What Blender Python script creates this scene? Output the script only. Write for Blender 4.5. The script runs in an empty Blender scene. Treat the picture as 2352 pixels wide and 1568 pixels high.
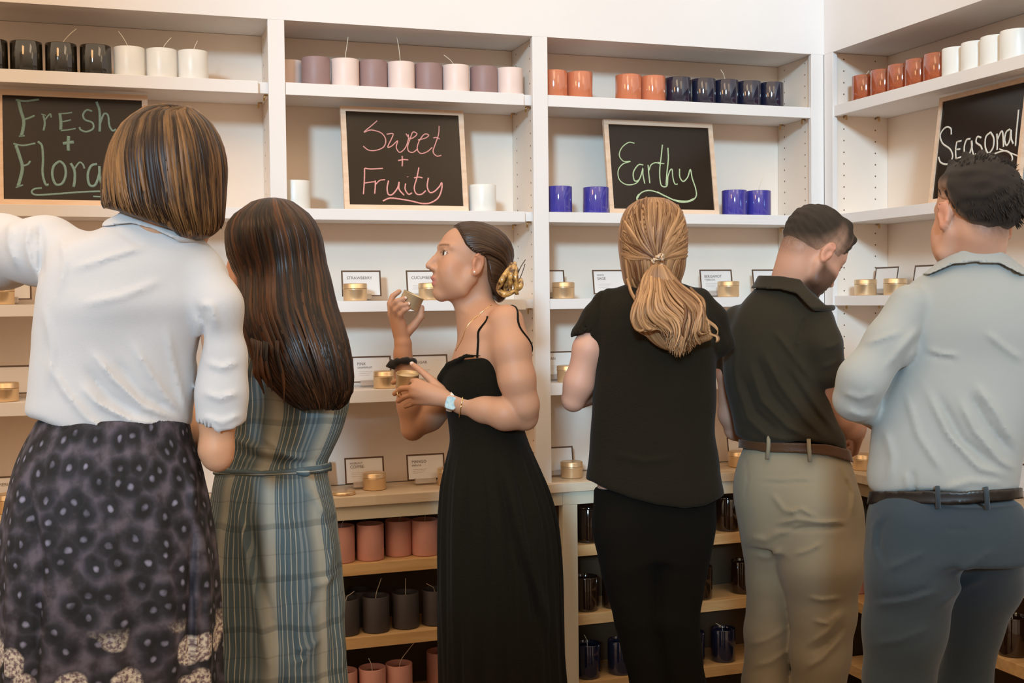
import bpy, bmesh, math, random
import numpy as np
from mathutils import Vector, Matrix

random.seed(4)
rng = np.random.default_rng(7)
S = bpy.context.scene
COL = S.collection

# ------------------------------------------------------------------ camera
F_PX, W_PX, H_PX = 2750.77, 2352.0, 1568.0
CAM = np.array([0.0, 0.0, 1.5])
AX_R = np.array([0.94594074, -0.32415026, -0.01107848])
AX_U = np.array([0.02154562, 0.02871983, 0.99935527])
AX_F = np.array([0.3236231, 0.94556955, -0.03415127])
cam_data = bpy.data.cameras.new('camera')
cam_data.sensor_width = 36.0
cam_data.lens = 36.0 * F_PX / W_PX
cam = bpy.data.objects.new('camera', cam_data)
COL.objects.link(cam)
M4 = Matrix.Identity(4)
for i in range(3):
    M4[i][0], M4[i][1], M4[i][2], M4[i][3] = AX_R[i], AX_U[i], -AX_F[i], CAM[i]
cam.matrix_world = M4
S.camera = cam

# ------------------------------------------------------------------ view, world, daylight, room lamps
S.view_settings.view_transform = 'Standard'
S.view_settings.look = 'None'
S.view_settings.exposure = 0.05
S.view_settings.gamma = 1.0
S.view_settings.use_curve_mapping = False
world = bpy.data.worlds.new('world')
S.world = world
world.use_nodes = True
_wn = world.node_tree
_bg = _wn.nodes['Background']
_bg.inputs[1].default_value = 1.0
_tc = _wn.nodes.new('ShaderNodeTexCoord')          # warm shop light, strongest from the ceiling side
_sx = _wn.nodes.new('ShaderNodeSeparateXYZ')
_cr = _wn.nodes.new('ShaderNodeValToRGB')
_wn.links.new(_tc.outputs['Generated'], _sx.inputs[0])
_mr = _wn.nodes.new('ShaderNodeMapRange')
_mr.inputs[1].default_value, _mr.inputs[2].default_value = -1.0, 1.0
_wn.links.new(_sx.outputs[2], _mr.inputs[0])
_wn.links.new(_mr.outputs[0], _cr.inputs[0])
_e = _cr.color_ramp.elements
_e[0].position, _e[0].color = 0.45, (0.07, 0.045, 0.024, 1)
_e[1].position, _e[1].color = 0.70, (1.0, 0.75, 0.52, 1)
_wn.links.new(_cr.outputs[0], _bg.inputs[0])
_bg.inputs[1].default_value = 1.42

sun_data = bpy.data.lights.new('sun', 'SUN')
sun_data.energy = 2.1
sun_data.angle = math.radians(6)
sun_data.color = (0.46, 0.76, 1.0)
sun = bpy.data.objects.new('sun', sun_data)
COL.objects.link(sun)
SUN_DIR = Vector((0.49, 1.0, -0.27)).normalized()
sun.rotation_euler = SUN_DIR.to_track_quat('-Z', 'Y').to_euler()


def area(name, loc, target, size, power, color):
    d = bpy.data.lights.new(name, 'AREA')
    d.energy = power
    d.size = size
    d.color = color
    o = bpy.data.objects.new(name, d)
    COL.objects.link(o)
    o.location = loc
    o.rotation_euler = (Vector(target) - Vector(loc)).to_track_quat('-Z', 'Y').to_euler()
    return o


area('ceiling_lamp', (-0.9, 1.9, 3.1), (0.0, 3.6, 1.4), 0.5, 8, (1.0, 0.54, 0.22))
area('ceiling_lamp', (0.9, 2.3, 3.1), (1.0, 3.6, 1.2), 0.5, 2.5, (1.0, 0.74, 0.48))
area('ceiling_lamp', (2.1, 1.6, 3.1), (2.1, 3.4, 1.2), 0.6, 2, (1.0, 0.78, 0.54))


def at(px, py, Y):
    """point where the view ray of a photo pixel meets the plane y = Y"""
    v = AX_F * F_PX + AX_R * (px - W_PX / 2) + AX_U * (H_PX / 2 - py)
    return CAM + v * (Y / v[1])


def atx(px, py, X):
    v = AX_F * F_PX + AX_R * (px - W_PX / 2) + AX_U * (H_PX / 2 - py)
    return CAM + v * (X / v[0])


def aw(px, py, w):
    """point at distance w along the optical axis"""
    v = AX_F * F_PX + AX_R * (px - W_PX / 2) + AX_U * (H_PX / 2 - py)
    return CAM + v * (w / F_PX)


def m_per_px(w):
    return w / F_PX


# ------------------------------------------------------------------ materials
def nt_mat(name):
    m = bpy.data.materials.new(name)
    m.use_nodes = True
    return m, m.node_tree, m.node_tree.nodes['Principled BSDF']


def mat(name, color, rough=0.6, metal=0.0, var=0.0, scale=20.0, bump=0.0, bscale=60.0, stretch=None,
        coat=0.0, sss=0.0, trans=0.0, sheen=0.0, color2=None, spec=None, ior=None):
    m, nt, b = nt_mat(name)
    b.inputs['Base Color'].default_value = (*color, 1)
    b.inputs['Roughness'].default_value = rough
    b.inputs['Metallic'].default_value = metal
    b.inputs['Coat Weight'].default_value = coat
    b.inputs['Transmission Weight'].default_value = trans
    b.inputs['Sheen Weight'].default_value = sheen
    if spec is not None:
        b.inputs['Specular IOR Level'].default_value = spec
    if ior is not None:
        b.inputs['IOR'].default_value = ior
    if sss:
        b.inputs['Subsurface Weight'].default_value = sss
        b.inputs['Subsurface Radius'].default_value = (0.9, 0.35, 0.2)
        b.inputs['Subsurface Scale'].default_value = 0.012
    tc = nt.nodes.new('ShaderNodeTexCoord')
    mp = nt.nodes.new('ShaderNodeMapping')
    nt.links.new(tc.outputs['Object'], mp.inputs[0])
    if stretch:
        mp.inputs['Scale'].default_value = stretch
    if var > 0 or color2:
        n = nt.nodes.new('ShaderNodeTexNoise')
        n.inputs['Scale'].default_value = scale
        n.inputs['Detail'].default_value = 5
        nt.links.new(mp.outputs[0], n.inputs['Vector'])
        r = nt.nodes.new('ShaderNodeValToRGB')
        c2 = color2 or tuple(max(0, c * (1 - var)) for c in color)
        r.color_ramp.elements[0].position = 0.35
        r.color_ramp.elements[1].position = 0.65
        r.color_ramp.elements[0].color = (*c2, 1)
        r.color_ramp.elements[1].color = (*color, 1)
        nt.links.new(n.outputs['Fac'], r.inputs[0])
        nt.links.new(r.outputs[0], b.inputs['Base Color'])
    if bump > 0:
        n = nt.nodes.new('ShaderNodeTexNoise')
        n.inputs['Scale'].default_value = bscale
        n.inputs['Detail'].default_value = 4
        nt.links.new(mp.outputs[0], n.inputs['Vector'])
        bp = nt.nodes.new('ShaderNodeBump')
        bp.inputs['Strength'].default_value = bump
        bp.inputs['Distance'].default_value = 0.004
        nt.links.new(n.outputs['Fac'], bp.inputs['Height'])
        nt.links.new(bp.outputs[0], b.inputs['Normal'])
    return m


def wood_mat(name, c1, c2, plank=0.0, rough=0.45):
    m, nt, b = nt_mat(name)
    b.inputs['Roughness'].default_value = rough
    tc = nt.nodes.new('ShaderNodeTexCoord')
    mp = nt.nodes.new('ShaderNodeMapping')
    mp.inputs['Scale'].default_value = (1.2, 14, 14)
    nt.links.new(tc.outputs['Object'], mp.inputs[0])
    n = nt.nodes.new('ShaderNodeTexNoise')
    n.inputs['Scale'].default_value = 3.2
    n.inputs['Detail'].default_value = 8
    n.inputs['Distortion'].default_value = 0.8
    nt.links.new(mp.outputs[0], n.inputs['Vector'])
    r = nt.nodes.new('ShaderNodeValToRGB')
    r.color_ramp.elements[0].position = 0.32
    r.color_ramp.elements[1].position = 0.68
    r.color_ramp.elements[0].color = (*c1, 1)
    r.color_ramp.elements[1].color = (*c2, 1)
    nt.links.new(n.outputs['Fac'], r.inputs[0])
    out = r.outputs[0]
    if plank > 0:
        br = nt.nodes.new('ShaderNodeTexBrick')
        br.inputs['Scale'].default_value = 1.0
        br.inputs['Brick Width'].default_value = plank
        br.inputs['Row Height'].default_value = 0.045
        br.inputs['Mortar Size'].default_value = 0.0
        br.inputs['Color1'].default_value = (1, 1, 1, 1)
        br.inputs['Color2'].default_value = (0.70, 0.62, 0.52, 1)
        nt.links.new(tc.outputs['Object'], br.inputs['Vector'])
        mx = nt.nodes.new('ShaderNodeMix')
        mx.data_type = 'RGBA'
        mx.blend_type = 'MULTIPLY'
        mx.inputs[0].default_value = 1.0
        nt.links.new(r.outputs[0], mx.inputs[6])
        nt.links.new(br.outputs['Color'], mx.inputs[7])
        out = mx.outputs[2]
    nt.links.new(out, b.inputs['Base Color'])
    return m


WHITE = mat('white_paint', (0.84, 0.81, 0.79), 0.5, var=0.03, scale=3)
PANEL = mat('warm_white_panel', (0.92, 0.79, 0.67), 0.55, var=0.03, scale=3)
COUNTER = wood_mat('light_butcher_block', (0.74, 0.60, 0.44), (0.84, 0.72, 0.56), plank=0.33)
SHELFWOOD = wood_mat('maple_shelf', (0.58, 0.34, 0.14), (0.74, 0.48, 0.22))
CREAM = mat('cream_paint', (0.66, 0.60, 0.46), 0.5)
DARKBACK = mat('shade_dark_panel', (0.07, 0.042, 0.018), 0.8)  # cream panel coloured dark brown to hold the shade under the counter
HOLE = mat('shelf_hole', (0.16, 0.09, 0.04), 0.8)
BRASS = mat('brass_pin', (0.62, 0.42, 0.2), 0.35, metal=1)


# ------------------------------------------------------------------ mesh helpers
def obj_from(name, verts, faces, m=None, parent=None, smooth=False):
    me = bpy.data.meshes.new(name)
    me.from_pydata([tuple(map(float, v)) for v in verts], [], [tuple(map(int, f)) for f in faces])
    me.validate()
    me.update()
    if smooth:
        me.polygons.foreach_set('use_smooth', [True] * len(me.polygons))
    o = bpy.data.objects.new(name, me)
    COL.objects.link(o)
    if m:
        me.materials.append(m)
    if parent:
        o.parent = parent
    return o


class MB:
    """collects shapes for ONE mesh object"""

    def __init__(self):
        self.v, self.f, self.sm = [], [], []

    def add(self, vs, fs, smooth=False):
        n = len(self.v)
        self.v += [tuple(map(float, v)) for v in vs]
        self.f += [tuple(i + n for i in f) for f in fs]
        self.sm += [smooth] * len(fs)
        return self

    def box(self, lo, hi, bev=0.0):
        x0, y0, z0 = lo
        x1, y1, z1 = hi
        if bev <= 0:
            vs = [(x, y, z) for x in (x0, x1) for y in (y0, y1) for z in (z0, z1)]
            fs = [(0, 1, 3, 2), (4, 6, 7, 5), (0, 4, 5, 1), (2, 3, 7, 6), (0, 2, 6, 4), (1, 5, 7, 3)]
            return self.add(vs, fs)
        bm = bmesh.new()
        bmesh.ops.create_cube(bm, size=1.0)
        for v in bm.verts:
            v.co = Vector(((x0 + x1) / 2 + v.co.x * (x1 - x0), (y0 + y1) / 2 + v.co.y * (y1 - y0),
                           (z0 + z1) / 2 + v.co.z * (z1 - z0)))
        bmesh.ops.bevel(bm, geom=list(bm.edges), offset=bev, segments=2, affect='EDGES', profile=0.6)
        bm.verts.index_update()
        self.add([v.co[:] for v in bm.verts], [[v.index for v in f.verts] for f in bm.faces])
        bm.free()
        return self

    def lathe(self, prof, c=(0, 0, 0), n=32):
        """prof: (r, z) list"""
        vs, fs = [], []
        k = len(prof)
        for i in range(n):
            a = 2 * math.pi * i / n
            for r, z in prof:
                vs.append((c[0] + r * math.cos(a), c[1] + r * math.sin(a), c[2] + z))
        for i in range(n):
            j = (i + 1) % n
            for q in range(k - 1):
                fs.append((i * k + q, j * k + q, j * k + q + 1, i * k + q + 1))
        return self.add(vs, fs, True)

    def tube(self, pts, r, n=8, flat=None, up=None):
        """tube along points; r number or list; flat = (normal, factor) squashes along a direction"""
        P = [np.array(p, float) for p in pts]
        k = len(P)
        R = [r] * k if np.isscalar(r) else list(r)
        T = []
        for i in range(k):
            t = P[min(i + 1, k - 1)] - P[max(i - 1, 0)]
            T.append(t / (np.linalg.norm(t) + 1e-12))
        a = np.array(up, float) if up is not None else (np.array([0, 0, 1.0]) if abs(T[0][2]) < 0.9 else np.array([1.0, 0, 0]))
        vs, fs = [], []
        for i in range(k):
            a = a - T[i] * (a @ T[i])
            a = a / (np.linalg.norm(a) + 1e-12)
            b = np.cross(T[i], a)
            for q in range(n):
                th = 2 * math.pi * q / n
                o = (a * math.cos(th) + b * math.sin(th)) * R[i]
                if flat is not None:
                    nn = np.array(flat[0])
                    o = o - nn * (o @ nn) * (1 - flat[1])
                vs.append(P[i] + o)
        for i in range(k - 1):
            for q in range(n):
                q2 = (q + 1) % n
                fs.append((i * n + q, i * n + q2, (i + 1) * n + q2, (i + 1) * n + q))
        fs.append(tuple(range(n))[::-1])
        fs.append(tuple((k - 1) * n + q for q in range(n)))
        return self.add(vs, fs, True)

    def build(self, name, m, parent=None, loc=None):
        o = obj_from(name, self.v, self.f, m, parent)
        o.data.polygons.foreach_set('use_smooth', self.sm[:len(o.data.polygons)])
        if loc is not None:
            o.location = loc
        return o


def empty(name, loc=(0, 0, 0), rz=0.0):
    o = bpy.data.objects.new(name, None)
    o.empty_display_size = 0.05
    COL.objects.link(o)
    o.location = loc
    o.rotation_euler = (0, 0, rz)
    return o


def tag(o, label=None, cat=None, group=None, kind=None):
    if label:
        o['label'] = label
    if cat:
        o['category'] = cat
    if group:
        o['group'] = group
    if kind:
        o['kind'] = kind
    return o


def copy_tree(o, parent=None):
    c = o.copy()
    COL.objects.link(c)
    c.parent = parent
    for ch in list(o.children):
        copy_tree(ch, c)
    return c


def smooth_path(pts, sub=6):
    """Catmull-Rom through points"""
    P = [np.array(p, float) for p in pts]
    if len(P) < 3:
        return P
    out = []
    Q = [2 * P[0] - P[1]] + P + [2 * P[-1] - P[-2]]
    for i in range(1, len(Q) - 2):
        for s in range(sub):
            t = s / sub
            a, b, c, d = Q[i - 1], Q[i], Q[i + 1], Q[i + 2]
            out.append(0.5 * ((2 * b) + (c - a) * t + (2 * a - 5 * b + 4 * c - d) * t * t + (3 * b - a - 3 * c + d) * t ** 3))
    out.append(P[-1])
    return out

# ------------------------------------------------------------------ room shell and built-in shelving
DY = 3.8                 # front plane of the shelving on the back wall
XR = 2.518               # front plane of the shelving on the right wall
PB = 4.06                # back panels
PX = 2.775
TOP = 2.384
SZ = [(2.1535, 2.192), (1.7636, 1.7985), (1.469, 1.504), (1.176, 1.216)]
CT, CB, AP = 0.8766, 0.8444, 0.799
LZ = [(0.615, 0.653), (0.375, 0.413), (0.137, 0.175)]


def structure(name, lo, hi, m):
    o = MB().box(lo, hi).build(name, m)
    return tag(o, kind='structure')


structure('floor', (-3.0, -3.0, -0.05), (3.2, 4.2, 0.0), mat('brown_floor', (0.22, 0.14, 0.08), 0.6, var=0.2, scale=6))
wb = MB().box((-1.6, DY, TOP), (XR, 4.12, 3.2)).box((-1.6, PB + 0.02, 0), (2.9, 4.14, TOP)).build('wall_back', WHITE)
tag(wb, kind='structure')
wr = MB().box((XR, 1.2, TOP), (2.86, DY + 0.3, 3.2)).box((PX + 0.02, 1.2, 0), (2.9, PB + 0.02, TOP)).build('wall_right', WHITE)
tag(wr, kind='structure')

# unseen wall added as a gobo: sun passes above its sill, right of its pier
wf = MB().box((-6.0, -2.2, 0.0), (5.0, -2.0, 2.05)).box((-6.0, -2.2, 2.05), (-2.75, -2.0, 4.8)).build('wall_front_gobo', WHITE)
tag(wf, kind='structure')


def bay(x0, x1, label, gap, stile_l, stile_r, first):
    t = empty('shelf_bay', ((x0 + x1) / 2, DY, 0))
    tag(t, label, 'shelving', 'built-in shelving bays')
    ox, oy = (x0 + x1) / 2, DY

    def L(mb, name, m, parent=t):
        mb.v = [(v[0] - ox, v[1] - oy, v[2]) for v in mb.v]
        return mb.build(name, m, parent)
    L(MB().box((x0 - 0.012, PB - 0.012, CT + 0.001), (x1 + 0.012, PB + 0.018, TOP - 0.001)), 'back_panel', PANEL)
    for a, b in ((x0 - 0.024, x0 - 0.012), (x1 + 0.012, x1 + 0.024)):
        L(MB().box((a, DY + 0.02, CT + 0.001), (b, PB - 0.013, TOP - 0.001)), 'side_panel', PANEL)
    L(MB().box((x1, DY, CT + 0.0005), (stile_r, DY + 0.019, TOP + 0.0), 0.0015), 'stile', WHITE)
    if stile_l is not None:
        L(MB().box((stile_l, DY, CT + 0.0005), (x0, DY + 0.019, TOP + 0.0), 0.0015), 'stile', WHITE)
    for i, (z0, z1) in enumerate(SZ):
        sh = L(MB().box((x0 - 0.011, DY + 0.025, z0 + 0.004), (x1 + 0.011, PB - 0.014, z1)), 'shelf', WHITE)
        nx = x1 - gap
        L(MB().box((x0 + 0.001, DY + 0.006, z0), (nx, DY + 0.025, z1), 0.001), 'shelf_edge', WHITE, sh)
        for px_, py_ in ((x1 + 0.005, DY + 0.05), (x1 + 0.005, DY + 0.20)):
            pm = MB()
            pm.tube([(px_, py_, z0 + 0.002), (px_ - 0.012, py_, z0 + 0.001), (px_ - 0.013, py_, z0 - 0.016)], 0.0035)
            L(pm, 'shelf_pin', BRASS, sh)
    hm = MB()
    for k in range(34):
        z = CT + 0.10 + k * 0.042
        for yy in (DY + 0.06, DY + 0.2):
            hm.lathe([(0.0001, 0), (0.003, 0)], (0, 0, 0), 8)
            hm.v[-16:] = [(x1 + 0.0115, yy + v[0], z + v[1]) for v in hm.v[-16:]]
    L(hm, 'peg_holes', HOLE)
    return t


bay(-0.50, 0.508, 'built-in white shelf bay holding the Fresh + Floral chalkboard', 0.032, -0.56, 0.5595, True)
bay(0.560, 1.384, 'built-in white shelf bay holding the Sweet + Fruity chalkboard', 0.030, None, 1.438, False)
bay(1.4385, 2.464, 'built-in white shelf bay holding the Earthy chalkboard', 0.0, None, XR - 0.0005, False)

# right-wall bay, opening from y = 3.745 towards the camera
t = empty('shelf_bay', (XR, 3.17, 0))
tag(t, 'built-in white shelf bay on the right wall holding the Seasonal chalkboard', 'shelving', 'built-in shelving bays')
ya, yb = 2.42, 3.745


def LR(mb, name, m, parent=t):
    mb.v = [(v[0] - XR, v[1] - 3.17, v[2]) for v in mb.v]
    return mb.build(name, m, parent)


LR(MB().box((PX - 0.012, ya - 0.02, CT + 0.001), (PX + 0.018, yb + 0.03, TOP - 0.001)), 'back_panel', PANEL)
for a, b in ((ya - 0.024, ya - 0.012), (yb + 0.012, yb + 0.024)):
    LR(MB().box((XR + 0.02, a, CT + 0.001), (PX - 0.013, b, TOP - 0.001)), 'side_panel', PANEL)
LR(MB().box((XR, yb, CT + 0.0005), (XR + 0.019, DY - 0.0005, TOP), 0.0015), 'stile', WHITE)
LR(MB().box((XR, ya - 0.055, CT + 0.0005), (XR + 0.019, ya, TOP), 0.0015), 'stile', WHITE)
for i, (z0, z1) in enumerate(SZ):
    sh = LR(MB().box((XR + 0.025, ya - 0.011, z0 + 0.004), (PX - 0.014, yb + 0.011, z1)), 'shelf', WHITE)
    LR(MB().box((XR + 0.006, ya + 0.001, z0), (XR + 0.025, yb - 0.001, z1), 0.001), 'shelf_edge', WHITE, sh)
    for xx in (XR + 0.05, XR + 0.19):
        pm = MB()
        pm.tube([(xx, yb + 0.005, z0 + 0.002), (xx, yb - 0.010, z0), (xx, yb - 0.011, z0 - 0.014)], 0.004)
        LR(pm, 'shelf_pin', BRASS, sh)
hm = MB()
for k in range(34):
    z = CT + 0.10 + k * 0.042
    for xx in (XR + 0.055, XR + 0.19):
        hm.lathe([(0.0001, 0), (0.003, 0)], (0, 0, 0), 8)
        hm.v[-16:] = [(xx + v[0], yb + 0.0115, z + v[1]) for v in hm.v[-16:]]
LR(hm, 'peg_holes', HOLE)

# counters
cc = MB().box((-0.9, DY - 0.012, CB), (PX - 0.014, PB - 0.014, CT - 0.0005), 0.002).build('countertop', COUNTER)
tag(cc, 'pale butcher-block countertop running along the back shelving', 'countertop')
cc2 = MB().box((XR - 0.012, 1.6, CB), (PX - 0.014, DY - 0.013, CT - 0.0005), 0.002).build('countertop', COUNTER)
tag(cc2, 'pale butcher-block countertop along the right wall behind the rightmost man', 'countertop')


def base(x0, x1, posts, label):
    ox = (x0 + x1) / 2
    t = empty('base_cabinet', (ox, DY, 0))
    tag(t, label, 'cabinet', 'open base cabinets under the counter')

    def L(mb, name, m):
        mb.v = [(v[0] - ox, v[1] - DY, v[2]) for v in mb.v]
        return mb.build(name, m, t)
    L(MB().box((x0, DY, AP), (x1, DY + 0.02, CB - 0.0005), 0.001), 'apron', CREAM)
    for a, b in posts:
        L(MB().box((a, DY + 0.0005, 0.0), (b, DY + 0.04, AP - 0.0005), 0.001), 'post', CREAM)
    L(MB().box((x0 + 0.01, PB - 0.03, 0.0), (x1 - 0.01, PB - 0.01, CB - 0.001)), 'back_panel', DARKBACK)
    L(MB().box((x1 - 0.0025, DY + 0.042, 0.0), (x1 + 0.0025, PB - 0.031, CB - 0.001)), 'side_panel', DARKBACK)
    for z0, z1 in LZ:
        L(MB().box((x0 + 0.056, DY + 0.012, z0), (x1 - 0.003, PB - 0.031, z1), 0.0015), 'shelf', SHELFWOOD)


base(-0.60, 0.62, [(0.55, 0.605), (-0.60, -0.55)], 'open base cabinet with dark interior at the left edge, below the blouse woman')
base(0.622, 1.4765, [], 'open base cabinet of pink and charcoal candles left of the black dress')
base(1.4775, 2.515, [(1.4775, 1.5315)], 'open base cabinet of dark candles behind the woman in black trousers')
# right wall base
t = empty('base_cabinet', (XR, 2.9, 0))
tag(t, 'open base cabinet on the right wall behind the rightmost man', 'cabinet', 'open base cabinets under the counter')
def LR2(mb, name, m):
    mb.v = [(v[0] - XR, v[1] - 2.9, v[2]) for v in mb.v]
    return mb.build(name, m, t)
LR2(MB().box((XR, 1.7, AP), (XR + 0.02, DY - 0.002, CB - 0.0005), 0.001), 'apron', mat('brown_oak_apron', (0.30, 0.20, 0.10), 0.5))  # brown apron, darker than the cream ones
for y in (2.36, DY - 0.06):
    LR2(MB().box((XR + 0.0005, y, 0), (XR + 0.04, y + 0.05, AP - 0.0005), 0.001), 'post', CREAM)
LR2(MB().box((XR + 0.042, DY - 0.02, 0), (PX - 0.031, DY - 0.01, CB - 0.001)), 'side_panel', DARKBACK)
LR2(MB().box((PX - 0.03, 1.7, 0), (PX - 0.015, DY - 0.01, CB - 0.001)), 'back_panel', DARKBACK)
for z0, z1 in LZ:
    LR2(MB().box((XR + 0.012 + 0.0, 2.42, z0), (PX - 0.031, DY - 0.062, z1), 0.0015), 'shelf', SHELFWOOD)

# ------------------------------------------------------------------ candles
def glossy(name, c, rough=0.08, coat=1.0, sheen=0.0):
    return mat(name, c, rough, coat=coat)


WAX = {
    'black glass': (glossy('black_glass', (0.012, 0.009, 0.004)), mat('dark_wax', (0.05, 0.03, 0.015), 0.5)),
    'white': (mat('white_matte_glass', (0.82, 0.80, 0.76), 0.35, sss=0.2), mat('white_wax', (0.85, 0.80, 0.72), 0.5)),
    'pale pink': (mat('pale_pink_matte', (0.80, 0.64, 0.58), 0.45), mat('pink_wax', (0.8, 0.55, 0.48), 0.5)),
    'mauve': (mat('mauve_matte', (0.30, 0.19, 0.18), 0.5), mat('mauve_wax', (0.25, 0.14, 0.12), 0.5)),
    'orange glass': (mat('orange_glass', (0.78, 0.25, 0.12), 0.1, coat=1.0, trans=0.25), mat('orange_wax', (0.8, 0.3, 0.16), 0.5)),
    'navy glass': (glossy('navy_glass', (0.012, 0.014, 0.035)), mat('navy_wax', (0.02, 0.02, 0.05), 0.5)),
    'cobalt glass': (glossy('cobalt_glass', (0.05, 0.045, 0.33)), mat('blue_wax', (0.05, 0.05, 0.25), 0.5)),
    'amber red glass': (mat('amber_red_glass', (0.46, 0.10, 0.035), 0.1, coat=1.0, trans=0.1, var=0.4, scale=40), mat('amber_wax', (0.4, 0.12, 0.05), 0.5)),
    'dusty pink': (mat('dusty_pink_matte', (0.62, 0.30, 0.24), 0.5), mat('dusty_wax', (0.5, 0.22, 0.17), 0.5)),
    'charcoal': (mat('charcoal_matte', (0.055, 0.045, 0.045), 0.55), mat('charcoal_wax', (0.02, 0.015, 0.012), 0.5)),
    'dark brown glass': (glossy('brown_glass', (0.02, 0.009, 0.005)), mat('brown_wax', (0.03, 0.015, 0.008), 0.5)),
}
WICK = mat('cotton_wick', (0.82, 0.72, 0.56), 0.8)


def make_candle(kind, r, h):
    t = empty('candle')
    ves, wax = WAX[kind]
    rr = r
    prof = [(0.0005, 0), (rr - 0.004, 0), (rr - 0.001, 0.0012), (rr, 0.005), (rr, h - 0.002), (rr - 0.0008, h - 0.0003),
            (rr - 0.0022, h), (rr - 0.0034, h - 0.001), (rr - 0.0036, h * 0.84), (rr - 0.0036, 0.008), (0.0005, 0.0075)]
    MB().lathe(prof, n=40).build('vessel', ves, t)
    MB().lathe([(0.0005, 0.009), (rr - 0.0045, 0.009), (rr - 0.0045, h * 0.83), (0.0005, h * 0.832)], n=32).build('wax', wax, t)
    return t


PROTO = {}


def candle(kind, x, y, z, label, group, wick=None, r=0.046, h=0.092):
    key = (kind, r, h)
    if key not in PROTO:
        PROTO[key] = make_candle(*key)
        t = PROTO[key]
    else:
        t = copy_tree(PROTO[key])
    t.location = (x, y, z + 0.0004)
    if wick:
        dx, dz = wick
        a = (0, 0, h * 0.834)
        if abs(dx) > 0.25:
            dx = 0.25 * np.sign(dx)
        pts = smooth_path([a, (dx * 0.15, 0, h + dz * 0.15), (dx * 0.55, -0.004, h + dz * 0.6), (dx, 0, h + dz)], 4)
        for ch in list(t.children):
            if ch.name.startswith('wick'):
                bpy.data.objects.remove(ch)
        MB().tube(pts, 0.0012, 6).build('wick', WICK, t)
    else:
        for ch in list(t.children):
            if ch.name.startswith('wick'):
                bpy.data.objects.remove(ch)
    tag(t, label, 'candle', group)
    return t


ORD = ['first', 'second', 'third', 'fourth', 'fifth', 'sixth', 'seventh', 'eighth', 'ninth']
YC1 = DY + 0.028 + 0.046


def X(px, py, y):
    return float(at(px, py, y)[0])


TS = SZ[0][1]
T2 = SZ[1][1]
# bay of Fresh + Floral, top shelf
for i, (px, wk) in enumerate([(-19, None), (61, None), (141, (0.045, 0.05)), (220, None)]):
    candle('black glass', X(px, 150, YC1), YC1, TS, 'tall-rimmed black glass candle, %s from the left in the black row' % ORD[i],
           'black glass candles on the top left shelf', wk)
for i, (px, wk, nm) in enumerate([(298, (-0.03, 0.05), 'right beside the black ones'), (372, (0.03, 0.04), 'in the middle of the three white ones'),
                                  (444, (0.015, 0.035), 'at the right end of the top left row')]):
    candle('white', X(px, 175, YC1), YC1, TS, 'white candle on the top left shelf, ' + nm, 'white candles on the top left shelf', wk)
# bay of Sweet + Fruity, top shelf
pk = [(672, 'pale pink', None), (726, 'mauve', None), (793, 'pale pink', (0.012, 0.075)), (857, 'mauve', (0.0, 0.0)), (921, 'pale pink', (-0.012, 0.085)),
      (984, 'mauve', None), (1047, 'pale pink', (-0.04, 0.035)), (1111, 'mauve', None), (1170, 'pale pink', None)]
c_ = {'pale pink': 0, 'mauve': 0}
for px, k, wk in pk:
    candle(k, max(0.597, X(px, 200, YC1)), YC1 + (0.075 if px < 700 else 0), TS, '%s matte candle above the Sweet + Fruity board, %s %s one from the left' % (k, ORD[c_[k]], k),
           'alternating pink and mauve candles on the top shelf', wk if wk and wk[1] > 0 else None)
    c_[k] += 1
# bay of Earthy, top shelf
for i, px in enumerate([1273, 1331, 1443, 1499]):
    candle('orange glass', X(px, 225, YC1), YC1, TS,
           ['orange glass candle against the post at the left end of the Earthy top shelf', 'orange glass candle just left of the gap in the Earthy top row',
            'orange glass candle just right of the gap in the Earthy top row', 'orange glass candle touching the navy ones on the Earthy top shelf'][i],
           'orange glass candles above the Earthy board', None)
for i, px in enumerate([1557, 1615, 1667, 1719, 1771]):
    candle('navy glass', X(px, 232, YC1), YC1, TS, 'navy glass candle on the top shelf above Earthy, %s of five from the left' % ORD[i],
           'navy glass candles above the Earthy board', (-0.02, 0.04) if i == 2 else None)


# right wall, top shelf
def YR(px, py, x):
    return float(atx(px, py, x)[1])


XC1 = XR + 0.028 + 0.046
for i, px in enumerate([1987, 2030, 2070, 2111, 2154]):
    candle('amber red glass', XC1, YR(px, 200, XC1), TS, 'amber red glass candle on the right wall top shelf, %s of five from the corner' % ORD[i],
           'amber red candles on the right wall', (0.015, 0.02) if i == 0 else None)
for i, px in enumerate([2198, 2243, 2288, 2334]):
    candle('white', XC1, YR(px, 150, XC1), TS, 'white candle on the right wall top shelf, %s one after the red candles' % ORD[i],
           'white candles on the right wall top shelf', None)
candle('white', XC1 + 0.085, YR(1966, 200, XC1 + 0.085) - 0.0, TS, 'white candle in the corner behind the nearest amber red ones', 'white candles on the right wall top shelf')

# second shelves
YC2 = DY + 0.03 + 0.046
candle('white', X(680, 478, YC2), YC2, T2, 'white candle left of the Sweet + Fruity board', 'white candles beside the Sweet + Fruity board')
candle('white', X(1109, 485, YC2), YC2, T2, 'white candle right of the Sweet + Fruity board', 'white candles beside the Sweet + Fruity board')
for px, lb, wk in [(1284, 'cobalt glass candle against the post, far left of the Earthy board', None), (1369, 'cobalt glass candle directly left of the Earthy board', None),
                   (1687, 'cobalt glass candle directly right of the Earthy board', None), (1742, 'cobalt glass candle with a long bent wick right of Earthy', (0.02, 0.06))]:
    candle('cobalt glass', X(px, 488, YC2), YC2, T2, lb, 'cobalt candles beside the Earthy board', wk)

# candles under the counter
LR_, LH = 0.045, 0.118
def low(kind, px, py, lev, y, label, group, wk=None, r=LR_):
    candle(kind, X(px, py, y), y, LZ[lev][1], label, group, wk, r, LH)


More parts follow.
